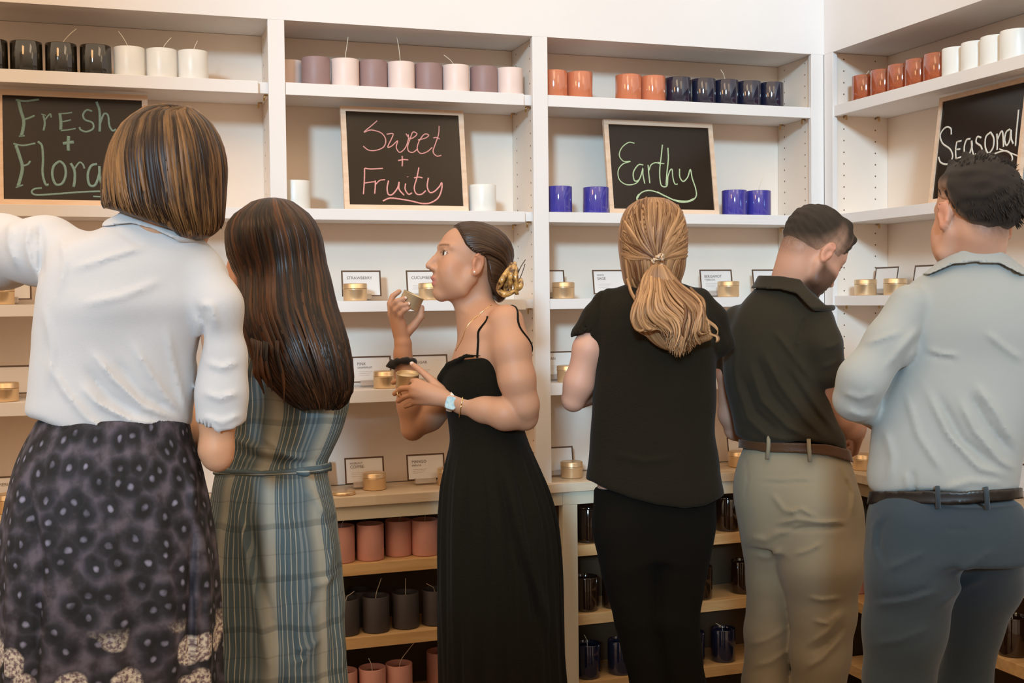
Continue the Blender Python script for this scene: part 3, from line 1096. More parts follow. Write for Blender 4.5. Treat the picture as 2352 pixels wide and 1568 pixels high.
def sdf_mesh(f, lo, hi, h):
    """surface nets on a block-sparse grid"""
    lo, hi = np.array(lo, float), np.array(hi, float)
    B = 8
    n = np.ceil((hi - lo) / h / B).astype(int) * B + 1
    nb = (n - 1) // B
    bi = np.stack(np.meshgrid(*[np.arange(k) for k in nb], indexing='ij'), -1).reshape(-1, 3)
    cen = (lo + (bi * B + B / 2) * h).astype(F32)
    dc = f(cen)
    act = np.abs(dc) < B * h * 1.35
    V = np.full(tuple(n), 1.0, F32)
    inside = bi[(~act) & (dc < 0)]
    for b in inside:
        s = b * B
        V[s[0]:s[0] + B + 1, s[1]:s[1] + B + 1, s[2]:s[2] + B + 1] = -1.0
    ab = bi[act]
    off = np.stack(np.meshgrid(*[np.arange(B + 1)] * 3, indexing='ij'), -1).reshape(-1, 3)
    CH = 300
    for i in range(0, len(ab), CH):
        sub = ab[i:i + CH]
        idx = (sub[:, None, :] * B + off[None]).reshape(-1, 3)
        d = f((lo + idx * h).astype(F32))
        V[idx[:, 0], idx[:, 1], idx[:, 2]] = d
    neg = V < 0
    c = np.zeros(tuple(n - 1), np.int8)
    for dx in (0, 1):
        for dy in (0, 1):
            for dz in (0, 1):
                c += neg[dx:n[0] - 1 + dx, dy:n[1] - 1 + dy, dz:n[2] - 1 + dz]
    cells = np.argwhere((c > 0) & (c < 8))
    vid = np.full(tuple(n - 1), -1, np.int64)
    vid[cells[:, 0], cells[:, 1], cells[:, 2]] = np.arange(len(cells))
    acc = np.zeros((len(cells), 3))
    cnt = np.zeros(len(cells))
    corners = [(x, y, z) for x in (0, 1) for y in (0, 1) for z in (0, 1)]
    for p in corners:
        for ax in range(3):
            if p[ax] == 1:
                continue
            q = list(p)
            q[ax] = 1
            va = V[cells[:, 0] + p[0], cells[:, 1] + p[1], cells[:, 2] + p[2]]
            vb = V[cells[:, 0] + q[0], cells[:, 1] + q[1], cells[:, 2] + q[2]]
            m = (va < 0) != (vb < 0)
            t = va[m] / (va[m] - vb[m])
            pt = np.zeros((m.sum(), 3)) + np.array(p)
            pt[:, ax] += t
            acc[m] += pt
            cnt[m] += 1
    verts = lo + (cells + acc / cnt[:, None]) * h
    faces = []
    for ax in range(3):
        o1, o2 = [(1, 2), (2, 0), (0, 1)][ax]
        sl = [slice(None)] * 3
        sl2 = [slice(None)] * 3
        sl[ax] = slice(0, -1)
        sl2[ax] = slice(1, None)
        a, b = neg[tuple(sl)], neg[tuple(sl2)]
        e = np.argwhere(a != b)
        if not len(e):
            continue
        ok = (e[:, o1] > 0) & (e[:, o2] > 0) & (e[:, o1] < n[o1] - 1) & (e[:, o2] < n[o2] - 1)
        e = e[ok]
        sgn = a[e[:, 0], e[:, 1], e[:, 2]]
        q = []
        for d1, d2 in ((1, 1), (0, 1), (0, 0), (1, 0)):
            k = e.copy()
            k[:, o1] -= d1
            k[:, o2] -= d2
            q.append(vid[k[:, 0], k[:, 1], k[:, 2]])
        q = np.stack(q, 1)
        q[~sgn] = q[~sgn][:, ::-1]
        faces.append(q)
    faces = np.concatenate(faces)
    faces = faces[(faces >= 0).all(1)]
    return verts, faces


def np_obj(name, verts, faces, m, parent=None, smooth=True, attrs=None):
    me = bpy.data.meshes.new(name)
    me.vertices.add(len(verts))
    me.vertices.foreach_set('co', np.asarray(verts, F32).ravel())
    k = faces.shape[1]
    me.loops.add(faces.size)
    me.loops.foreach_set('vertex_index', faces.astype(np.int32).ravel())
    me.polygons.add(len(faces))
    me.polygons.foreach_set('loop_start', np.arange(len(faces), dtype=np.int32) * k)
    me.polygons.foreach_set('use_smooth', np.ones(len(faces), bool))
    me.update(calc_edges=True)
    me.materials.append(m)
    for nm, arr in (attrs or {}).items():
        if arr.shape[1] == 3 and nm.startswith('Col'):
            A = me.attributes.new(nm, 'FLOAT_COLOR', 'POINT')
            A.data.foreach_set('color', np.concatenate([arr, np.ones((len(arr), 1))], 1).astype(F32).ravel())
        else:
            A = me.attributes.new(nm, 'FLOAT_VECTOR', 'POINT')
            if arr.shape[1] == 2:
                arr = np.concatenate([arr, np.zeros((len(arr), 1))], 1)
            A.data.foreach_set('vector', arr.astype(F32).ravel())
    o = bpy.data.objects.new(name, me)
    COL.objects.link(o)
    o.parent = parent
    return o


def organic(name, f, lo, hi, h, m, parent, org, attr_fn=None):
    v, fc = sdf_mesh(f, lo, hi, h)
    at_ = attr_fn(v) if attr_fn else None
    return np_obj(name, v - np.array(org), fc, m, parent, attrs=at_)


def bbox_px(xs, ys, w, dw):
    """world bounding box of a photo rectangle between distances w-dw and w+dw"""
    P = np.array([aw(x, y, ww) for x in xs for y in ys for ww in (w - dw, w + dw)])
    return P.min(0), P.max(0)


# ------------------------------------------------------------------ body materials
def skin_mat(name):
    m, nt, b = nt_mat(name)
    a = nt.nodes.new('ShaderNodeAttribute')
    a.attribute_name = 'Col'
    nt.links.new(a.outputs['Color'], b.inputs['Base Color'])
    b.inputs['Roughness'].default_value = 0.55
    b.inputs['Subsurface Weight'].default_value = 0.25
    b.inputs['Subsurface Radius'].default_value = (0.9, 0.35, 0.2)
    b.inputs['Subsurface Scale'].default_value = 0.01
    n = nt.nodes.new('ShaderNodeTexNoise')
    n.inputs['Scale'].default_value = 350
    bp = nt.nodes.new('ShaderNodeBump')
    bp.inputs['Strength'].default_value = 0.08
    bp.inputs['Distance'].default_value = 0.001
    nt.links.new(n.outputs['Fac'], bp.inputs['Height'])
    nt.links.new(bp.outputs[0], b.inputs['Normal'])
    return m


SKIN = skin_mat('skin')


def hair_mat(name, dark, light, rough=0.42, cover=0.5):
    """colour runs in thin streaks along the 'flow' attribute"""
    m, nt, b = nt_mat(name)
    a = nt.nodes.new('ShaderNodeAttribute')
    a.attribute_name = 'flow'
    mp = nt.nodes.new('ShaderNodeMapping')
    mp.inputs['Scale'].default_value = (1.0, 0.04, 1.0)
    nt.links.new(a.outputs['Vector'], mp.inputs[0])
    n = nt.nodes.new('ShaderNodeTexNoise')
    n.inputs['Scale'].default_value = 3.6
    n.inputs['Detail'].default_value = 6
    n.inputs['Roughness'].default_value = 0.7
    nt.links.new(mp.outputs[0], n.inputs['Vector'])
    r = nt.nodes.new('ShaderNodeValToRGB')
    r.color_ramp.elements[0].position = cover - 0.12
    r.color_ramp.elements[1].position = cover + 0.16
    r.color_ramp.elements[0].color = (*dark, 1)
    r.color_ramp.elements[1].color = (*light, 1)
    nt.links.new(n.outputs['Fac'], r.inputs[0])
    nt.links.new(r.outputs[0], b.inputs['Base Color'])
    b.inputs['Roughness'].default_value = rough
    b.inputs['Specular IOR Level'].default_value = 0.32
    return m


def cloth(name, color, bump=0.25, bscale=500, rough=0.85, var=0.0, sheen=0.2, scale=8, fine=0.0):
    m = mat(name, color, rough, var=var, scale=scale, sheen=0.0, bump=bump, bscale=bscale)
    m.node_tree.nodes['Principled BSDF'].inputs['Sheen Weight'].default_value = sheen
    m.node_tree.nodes['Principled BSDF'].inputs['Sheen Roughness'].default_value = 0.5
    m.node_tree.nodes['Principled BSDF'].inputs['Specular IOR Level'].default_value = 0.12
    return m


# ------------------------------------------------------------------ head
def frame_of(face, up):
    """rows: right-hand side x, forward y, up z"""
    y = nrm(face)
    z = nrm(np.array(up, float) - y * (np.array(up, float) @ y))
    x = np.cross(y, z)
    return np.array([x, y, z])


def local(f, O, A, s=1.0):
    O, A = np.array(O, F32), np.array(A, F32)
    return lambda P: f(((P - O) @ A.T) / s) * s


def head_fn(fem=True, detail=True, ear_out=0.0):
    j = 0.0 if fem else 0.004
    cr = ell((0, -0.012, 0.030), (0.073, 0.096, 0.082))
    fc = ell((0, 0.026, -0.030), (0.054 + j, 0.060, 0.080))
    f = union(cr, fc, k=0.03)
    for s in (-1, 1):
        f = union(f, chain([(s * 0.054, -0.004, -0.045), (s * (0.046 + j), 0.022, -0.076 - j), (s * 0.010, 0.072, -0.098 - j)], [0.016, 0.0135 + j / 2, 0.014]), k=0.022)
        f = union(f, ball((s * 0.039, 0.052, -0.030), 0.021), k=0.02)
        f = union(f, ell((s * 0.034, 0.044, -0.058), (0.026, 0.034, 0.032)), k=0.02)
        f = union(f, cone((s * 0.012, 0.077, 0.019), (s * 0.044, 0.060, 0.022), 0.010, 0.008), k=0.014)
    f = union(f, ball((0, 0.079, -0.096 - j), 0.0125), k=0.012)
    f = union(f, ell((0, 0.072, -0.068), (0.030, 0.020, 0.026)), k=0.012)
    if detail:
        for s in (-1, 1):
            f = minus(f, ell((s * 0.033, 0.090, 0.000), (0.017, 0.016, 0.0115)), k=0.012)
        f = union(f, chain([(0, 0.078, 0.006), (0, 0.093, -0.018), (0, 0.1045, -0.036)], [0.0065, 0.0075, 0.0088], k=0.004), k=0.008)
        f = union(f, ell((0, 0.084, -0.038), (0.011, 0.016, 0.012)), k=0.005)
        for s in (-1, 1):
            f = union(f, ell((s * 0.0115, 0.0905, -0.041), (0.0075, 0.0095, 0.0068)), k=0.006)
            # eyelids over the eyeball, with the slit left open
            lid_ = minus(ball((s * 0.031, 0.0665, -0.001), 0.0160), ell((s * 0.031, 0.0825, -0.0015), (0.0150, 0.013, 0.0062)), k=0.001)
            lid_ = minus(lid_, ball((s * 0.031, 0.0665, -0.001), 0.0136), k=0.0005)
            f = union(f, lid_, k=0.003)
        f = union(f, ell((0, 0.0885, -0.0635), (0.021, 0.0086, 0.0058)), k=0.004)
        f = union(f, ell((0, 0.0862, -0.0765), (0.018, 0.0088, 0.0066)), k=0.004)
        f = minus(f, ell((0, 0.099, -0.0695), (0.020, 0.0095, 0.0016)), k=0.002)
        f = minus(f, ell((0, 0.101, -0.0865), (0.020, 0.010, 0.004)), k=0.006)
    for s in (-1, 1):
        o = ear_out
        A = frame_of((0.35 * s, 1, 0), (0, -0.18, 1))
        c = np.array((s * (0.072 + o), -0.012, -0.010))
        e = ell(c, (0.0075, 0.0165, 0.0300), A)
        rim = []
        for k in range(11):
            th = math.radians(-60 + k * 26)
            rim.append(c + A[0] * s * 0.004 + A[1] * (-0.0155 * math.cos(th - math.pi) * -1 if False else -math.sin(th) * 0.0) + 0)
        pts = []
        for k in range(12):
            th = math.radians(35 + k * 22)          # helix from the front root over the top and down the back
            pts.append(c + np.array((s * 0.0055, 0, 0)) + A[1] * (0.0150 * math.cos(th)) + A[2] * (0.0270 * math.sin(th)))
        e = minus(e, ell(c + np.array((s * 0.0085, 0.0, 0)) + A[2] * (-0.004) + A[1] * 0.002, (0.0066, 0.0095, 0.0165), A), k=0.002)
        e = union(e, chain(pts, [0.0026] * 12, k=0.001), k=0.0015)
        pts2 = [c + np.array((s * 0.0050, 0, 0)) + A[1] * (-0.001 + 0.0080 * math.cos(math.radians(70 + q * 22))) + A[2] * (-0.003 + 0.0165 * math.sin(math.radians(70 + q * 22))) for q in range(9)]
        e = union(e, chain(pts2, [0.0020] * 9, k=0.001), k=0.002)
        e = union(e, ball(c + A[2] * -0.025 + A[1] * 0.004, 0.0075), k=0.006)
        e = union(e, cone(c + A[1] * 0.012 + A[2] * 0.000, c + A[1] * 0.010 + A[2] * -0.010, 0.0045, 0.004), k=0.004)
        f = union(f, e, k=0.005)
    return f


def mixc(a, b, t):
    t = t[:, None]
    return a * (1 - t) + np.array(b) * t


def sstep(x, a, b):
    t = np.clip((x - a) / (b - a), 0, 1)
    return t * t * (3 - 2 * t)


def skin_attr(base, O, A, s, lips=None, brow=None, stubble=None, fade=None):
    base = np.array(base, float)

    def fn(v):
        L = ((v - O) @ A.T) / s
        c = np.tile(base, (len(v), 1))
        near = np.exp(-((L[:, 0] ** 2 + (L[:, 1] - 0.02) ** 2 + (L[:, 2]) ** 2) / 0.03))
        blush = np.exp(-(((np.abs(L[:, 0]) - 0.045) / 0.022) ** 2 + ((L[:, 1] - 0.05) / 0.04) ** 2 + ((L[:, 2] + 0.03) / 0.02) ** 2))
        c = mixc(c, base * np.array((1.02, 0.82, 0.78)), blush * 0.5)
        ear = sstep(np.abs(L[:, 0]), 0.070, 0.079) * (np.abs(L[:, 1] + 0.01) < 0.03) * (np.abs(L[:, 2]) < 0.05)
        c = mixc(c, base * np.array((1.03, 0.72, 0.64)), ear * 0.5)
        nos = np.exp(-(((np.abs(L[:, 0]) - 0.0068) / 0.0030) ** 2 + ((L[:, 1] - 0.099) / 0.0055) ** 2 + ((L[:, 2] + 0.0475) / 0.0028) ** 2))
        c = mixc(c, base * 0.12, np.clip(nos * 1.4, 0, 1))  # shade inside the nostrils painted as dark spots, no hole modelled
        if lips is not None:
            m = np.exp(-((L[:, 0] / 0.021) ** 6 + ((L[:, 2] + 0.0695) / 0.0115) ** 6)) * (L[:, 1] > 0.078)
            c = mixc(c, lips, m)
        if brow is not None:
            q = np.sqrt(((np.abs(L[:, 0]) - 0.031) / 0.0150) ** 2 + ((L[:, 2] + 0.001) / 0.0068) ** 2)
            m = np.exp(-((q - 1.0) / 0.16) ** 2) * (L[:, 1] > 0.066) * (0.35 + 0.65 * (L[:, 2] > -0.001))
            c = mixc(c, np.array(brow) * 0.5, np.clip(m, 0, 1) * 0.9)
            ax = np.abs(L[:, 0])
            zb = 0.0205 + 0.004 * np.sin(np.clip((ax - 0.012) / 0.04, 0, 1) * 2.4) + 0.0
            m = sstep(ax, 0.010, 0.015) * (1 - sstep(ax, 0.046, 0.052)) * np.exp(-((L[:, 2] - zb) / 0.0036) ** 4) * (L[:, 1] > 0.03)
            c = mixc(c, brow, m * 0.85)
        if stubble is not None:
            side = sstep(-L[:, 2], 0.018, 0.045) * sstep(L[:, 1], -0.012, 0.012) * (1 - sstep(L[:, 1] - (L[:, 2] + 0.06) * 0.2, 0.06, 0.10) * 0.0)
            low_ = 1 - sstep(-L[:, 2], 0.115, 0.135)
            cheek = 1 - sstep(L[:, 2] + 0.9 * (L[:, 1] - 0.03), -0.045 + 0.03, -0.01 + 0.03)
            c = mixc(c, stubble, np.clip(side * low_ * cheek, 0, 1) * 0.9)
        if fade is not None:
            zc_t, dark, span = fade
            zc = np.interp(L[:, 1], [q[0] for q in zc_t], [q[1] for q in zc_t])
            n = 0.5 + 0.5 * np.sin(L[:, 0] * 700 + np.sin(L[:, 2] * 300) * 2) * np.sin(L[:, 1] * 620 + L[:, 2] * 400)
            t = sstep(L[:, 2], zc - 0.004, zc + span) * (1 - sstep(L[:, 1], 0.035, 0.05)) * (np.abs(L[:, 0]) < 0.0735)
            c = mixc(c, dark, np.clip(t * (0.75 + 0.35 * n), 0, 0.97))
        return {'Col': np.clip(c, 0, 1)}
    return fn


EYEW = mat('eye_white', (0.72, 0.68, 0.64), 0.15)
IRIS = mat('brown_iris', (0.05, 0.025, 0.012), 0.1)


def eyes(O, A, s, parent, org):
    for sd in (-1, 1):
        c = np.array((sd * 0.031, 0.0665, -0.001))
        vs, fs = [], []
        mb = MB()
        R = 0.0126 * s
        M = np.array(A)
        def W(p):
            return np.array(O) + (p @ M) * s - np.array(org)
        n1, n2 = 18, 12
        for i in range(n2 + 1):
            th = math.pi * i / n2
            for k in range(n1):
                ph = 2 * math.pi * k / n1
                p = c + 0.0134 * np.array((math.sin(th) * math.cos(ph), math.cos(th), math.sin(th) * math.sin(ph)))
                vs.append(W(p))
        for i in range(n2):
            for k in range(n1):
                k2 = (k + 1) % n1
                fs.append((i * n1 + k, i * n1 + k2, (i + 1) * n1 + k2, (i + 1) * n1 + k))
        mb.add(vs, fs, True)
        e = mb.build('eyeball', EYEW, parent)
        e.data.materials.append(IRIS)
        for p in e.data.polygons:
            if p.index < 3 * n1:
                p.material_index = 1


# ------------------------------------------------------------------ hair
def grad(f, P, e=0.002):
    g = np.stack([f(P + np.array(d, F32) * e) - f(P - np.array(d, F32) * e) for d in ((1, 0, 0), (0, 1, 0), (0, 0, 1))], 1)
    return g / (np.linalg.norm(g, axis=1)[:, None] + 1e-9)


def project(f, P, off, it=3):
    P = P.astype(F32)
    for _ in range(it):
        P = P - grad(f, P) * (f(P) - off)[:, None]
    return P


def locks(name, f, paths, r0, m, parent, org, jit=0.004, off=0.0015, fr=0.45, nseg=14, wav=0.0, taper=1.0):
    """tapered, flattened locks laid over the hair volume f; paths = list of polylines"""
    vs_all, fs_all, fl_all = [], [], []
    base = 0
    NS = 6
    for pi, path in enumerate(paths):
        pts = smooth_path(path, max(2, nseg // max(1, len(path) - 1)))
        P = np.array(pts, float)
        k = len(P)
        ph, fq = float(np.mean(pts, axis=0) @ AX_R) * 45 + rng.normal() * 0.25, rng.uniform(0.95, 1.05)
        if f is not None:
            P = project(f, P, off + rng.uniform(-jit, jit) * 0.4).astype(float)
            N = grad(f, P.astype(F32)).astype(float)
        else:
            N = np.tile(nrm(CAM - P.mean(0)), (k, 1))
        T = np.gradient(P, axis=0)
        T /= np.linalg.norm(T, axis=1)[:, None] + 1e-9
        S_ = np.cross(T, N)
        S_ /= np.linalg.norm(S_, axis=1)[:, None] + 1e-9
        N2 = np.cross(S_, T)
        if wav:
            ss = np.linspace(0, 1, k)
            P = P + S_ * (wav * np.sin(ph + ss * 9 * fq) * sstep(ss, 0.15, 0.6))[:, None] + N2 * (wav * 0.6 * np.cos(ph + ss * 8 * fq) * sstep(ss, 0.15, 0.6))[:, None]
        ss = np.linspace(0, 1, k)
        R = r0 * rng.uniform(0.7, 1.3) * (0.35 + 0.65 * np.sin(np.pi * np.clip(ss * 0.78 + 0.14, 0, 1))) * (1 - taper * 0.75 * sstep(ss, 0.75, 1))
        th = np.arange(NS) * 2 * np.pi / NS
        ringp = P[:, None, :] + (S_[:, None, :] * np.cos(th)[None, :, None] + N2[:, None, :] * (fr * np.sin(th))[None, :, None]) * R[:, None, None]
        vs_all.append(ringp.reshape(-1, 3))
        seg = np.concatenate([[0], np.cumsum(np.linalg.norm(np.diff(P, axis=0), axis=1))])
        fl = np.zeros((k, NS, 3))
        mid = P[k // 2]
        fl[:, :, 0] = (mid @ AX_R + mid @ AX_F) * 24 + rng.normal() * 0.10 + np.cos(th)[None] * 0.05
        fl[:, :, 1] = seg[:, None] * 20
        fl[:, :, 2] = rng.uniform(0, 0.25)
        fl_all.append(fl.reshape(-1, 3))
        i, q = np.meshgrid(np.arange(k - 1), np.arange(NS), indexing='ij')
        q2 = (q + 1) % NS
        fcs = np.stack([i * NS + q, i * NS + q2, (i + 1) * NS + q2, (i + 1) * NS + q], -1).reshape(-1, 4) + base
        fs_all.append(fcs)
        base += k * NS
    v, fcs, fl = np.concatenate(vs_all), np.concatenate(fs_all), np.concatenate(fl_all)
    return v, fcs, fl


def hair_obj(name, f, box, h, lk, m, parent, org, flowfn):
    """solid hair volume plus its locks as one mesh"""
    v, fc = sdf_mesh(f, box[0], box[1], h)
    fl = flowfn(v)
    if lk is not None:
        v2, f2, fl2 = lk
        fc = np.concatenate([fc, f2 + len(v)])
        v = np.concatenate([v, v2])
        fl = np.concatenate([fl, fl2])
    return np_obj(name, v - np.array(org), fc, m, parent, attrs={'flow': fl})

# ------------------------------------------------------------------ people helpers
def ring(y, xl, xr, w, ratio=0.6, off=0.0, n=2.2):
    """ring whose silhouette runs from photo column xl to xr at row y, centre at axial distance w; off turns it against the view"""
    c = aw((xl + xr) / 2, y, w)
    ray = c - CAM
    lat = nrm((ray[1], -ray[0], 0))
    va = math.atan2(lat[1], lat[0])
    hw = abs(xr - xl) / 2 * w / F_PX
    a = hw / math.sqrt(math.cos(off) ** 2 + (ratio * math.sin(off)) ** 2)
    return (c[2], c[0], c[1], a, a * ratio, va + off, n)


def rings(w, ratio, rows, n=2.2, off=0.0):
    """rows: (y, xl, xr[, ratio[, w]])"""
    out = []
    for r in rows:
        out.append(ring(r[0], r[1], r[2], r[4] if len(r) > 4 else w, r[3] if len(r) > 3 else ratio, off, n))
    return Loft(out)


def pchain(rows, k=0.012):
    """rows: (x, y, w, r_px)"""
    return chain([aw(r[0], r[1], r[2]) for r in rows], [r[3] * r[2] / F_PX for r in rows], k)


def below(poly, w):
    """positive under a line drawn in photo space (hem lines)"""
    P_ = [aw(x, y, w) - CAM for x, y in poly]
    sx = np.array([(p @ AX_R) / (p @ AX_F) for p in P_])
    sy = np.array([(p @ AX_U) / (p @ AX_F) for p in P_])

    def f(P):
        rel = P - CAM
        zc = rel @ AX_F
        return (np.interp((rel @ AX_R) / zc, sx, sy) - (rel @ AX_U) / zc) * w
    return f


def dirv(r, u, f):
    return nrm(AX_R * r + AX_U * u + AX_F * f)


def wrinkle(f, amp, sc, stretch=(1, 1, 1)):
    """soft cloth unevenness from a few crossing waves"""
    K = [(rng.normal(size=3) * np.array(stretch) * sc, rng.uniform(0, 6.28)) for _ in range(7)]

    def g(P):
        d = f(P)
        m = np.abs(d) < 0.04
        if m.any():
            Q = P[m]
            s = np.zeros(len(Q))
            for kv, ph in K:
                s += np.sin(Q @ kv + ph)
            d = d.copy()
            d[m] += (amp * s / 3).astype(d.dtype)
        return d
    return g


def hand_fn(wrist, d, nrm_, side=1, curl=0.6, s=1.0, thumb_in=0.4):
    """palm, four unequal curled fingers and a side thumb; nrm_ = palm side"""
    W_ = np.array(wrist, float)
    d = nrm(d)
    n = nrm(np.array(nrm_) - d * (np.array(nrm_) @ d))
    l = np.cross(d, n) * side
    parts = []
    lens = [0.072, 0.080, 0.074, 0.058]
    for i, (lo, kn) in enumerate([(0.030, 0.086), (0.010, 0.090), (-0.011, 0.085), (-0.030, 0.077)]):
        a = W_ + l * lo * 0.55 * s + d * 0.008 * s
        b = W_ + (d * kn + l * lo) * s
        parts.append(cone(a, b, 0.0125 * s, 0.0098 * s))
    palm = union(*parts, k=0.012)
    fs = [palm]
    for i, (lo, kn) in enumerate([(0.030, 0.086), (0.010, 0.090), (-0.011, 0.085), (-0.030, 0.077)]):
        p = W_ + (d * kn + l * lo) * s
        a = curl * 0.5
        pts = [p]
        for q, fr in enumerate((0.45, 0.31, 0.24)):
            dd = d * math.cos(a) + n * math.sin(a)
            p = p + dd * lens[i] * fr * s
            pts.append(p)
            a += curl
        fs.append(chain(pts, [0.0088 * s, 0.0082 * s, 0.0074 * s, 0.0062 * s], k=0.002))
    t0 = W_ + (d * 0.022 + l * 0.024) * s
    t1 = t0 + (d * 0.030 + l * 0.022 + n * 0.012) * s
    t2 = t1 + (d * 0.026 + l * (0.010 - 0.02 * thumb_in) + n * 0.012) * s
    t3 = t2 + (d * 0.022 - l * 0.01 * thumb_in + n * 0.008) * s
    fs.append(chain([t0, t1, t2, t3], [0.0135 * s, 0.0105 * s, 0.009 * s, 0.0072 * s], k=0.004))
    return union(*fs, k=0.004)


def surf(loft, phi, z):
    T = loft.T
    g = [np.interp(z, T[0], T[i]) for i in range(1, 7)]
    c, s = math.cos(phi), math.sin(phi)
    k = (abs(c) ** g[5] + abs(s) ** g[5]) ** (-1 / g[5])
    u, v = g[2] * c * k, g[3] * s * k
    cy, sy = math.cos(g[4]), math.sin(g[4])
    return np.array([g[0] + u * cy - v * sy, g[1] + u * sy + v * cy, z])


def flow_of(loft, um=2.6):
    def fn(v):
        a, z = loft.uv(v)
        return np.stack([a * um, z * 20, np.zeros(len(v))], 1)
    return fn


def person(px, y0, w, label):
    c = aw(px, y0, w)
    o = empty('person', (c[0], c[1], 0.0))
    tag(o, label, 'person')
    return o, np.array([c[0], c[1], 0.0])


def tube_part(name, rows, m, parent, org, flat=None, n=10, smooth=True):
    pts = [aw(*r[:3]) - org for r in rows]
    if smooth:
        pts = smooth_path(pts, 5)
    r = rows[0][3] * rows[0][2] / F_PX
    return MB().tube(pts, r, n).build(name, m, parent)


def band(name, loft, z0, z1, grow, m, parent, org, tilt=None, n=72):
    """a belt-like band around a loft, tilt = height offset as a function of angle"""
    vs, fs = [], []
    for k in range(n):
        ph = 2 * math.pi * k / n
        dz = tilt(ph) if tilt else 0
        for (zz, gr) in ((z0, grow * 0.4), (z0 + 0.002, grow), (z1 - 0.002, grow), (z1, grow * 0.4)):
            p = surf(loft, ph, zz + dz)
            cxy = np.array([np.interp(zz + dz, loft.T[0], loft.T[1]), np.interp(zz + dz, loft.T[0], loft.T[2]), 0])
            q = p - cxy
            q[2] = 0
            q = nrm(q)
            vs.append(p + q * gr - org)
    for k in range(n):
        k2 = (k + 1) % n
        for q in range(3):
            fs.append((k * 4 + q, k2 * 4 + q, k2 * 4 + q + 1, k * 4 + q + 1))
    return MB().add(vs, fs, True).build(name, m, parent)


def shoe_pair(px, ys, w, parent, org, m, face, gap=0.11):
    base = aw(px, ys, w)
    fd = nrm((face[0], face[1], 0))
    l = np.array([-fd[1], fd[0], 0])
    for s in (-1, 1):
        c = np.array([base[0], base[1], 0]) + l * s * gap
        f = union(ell(c + fd * 0.07 + (0, 0, 0.035), (0.048, 0.09, 0.036), frame_of(fd, (0, 0, 1))), ell(c - fd * 0.05 + (0, 0, 0.045), (0.036, 0.055, 0.046), frame_of(fd, (0, 0, 1))), k=0.03)
        f = inter(f, half((0, 0, 0.001), (0, 0, -1)))
        organic('shoe', f, c - 0.2 + (0, 0, 0.19), c + (0.2, 0.2, 0.12), 0.008, m, parent, org)


LEATHER = mat('black_leather', (0.012, 0.010, 0.009), 0.35)
NEAR = np.array


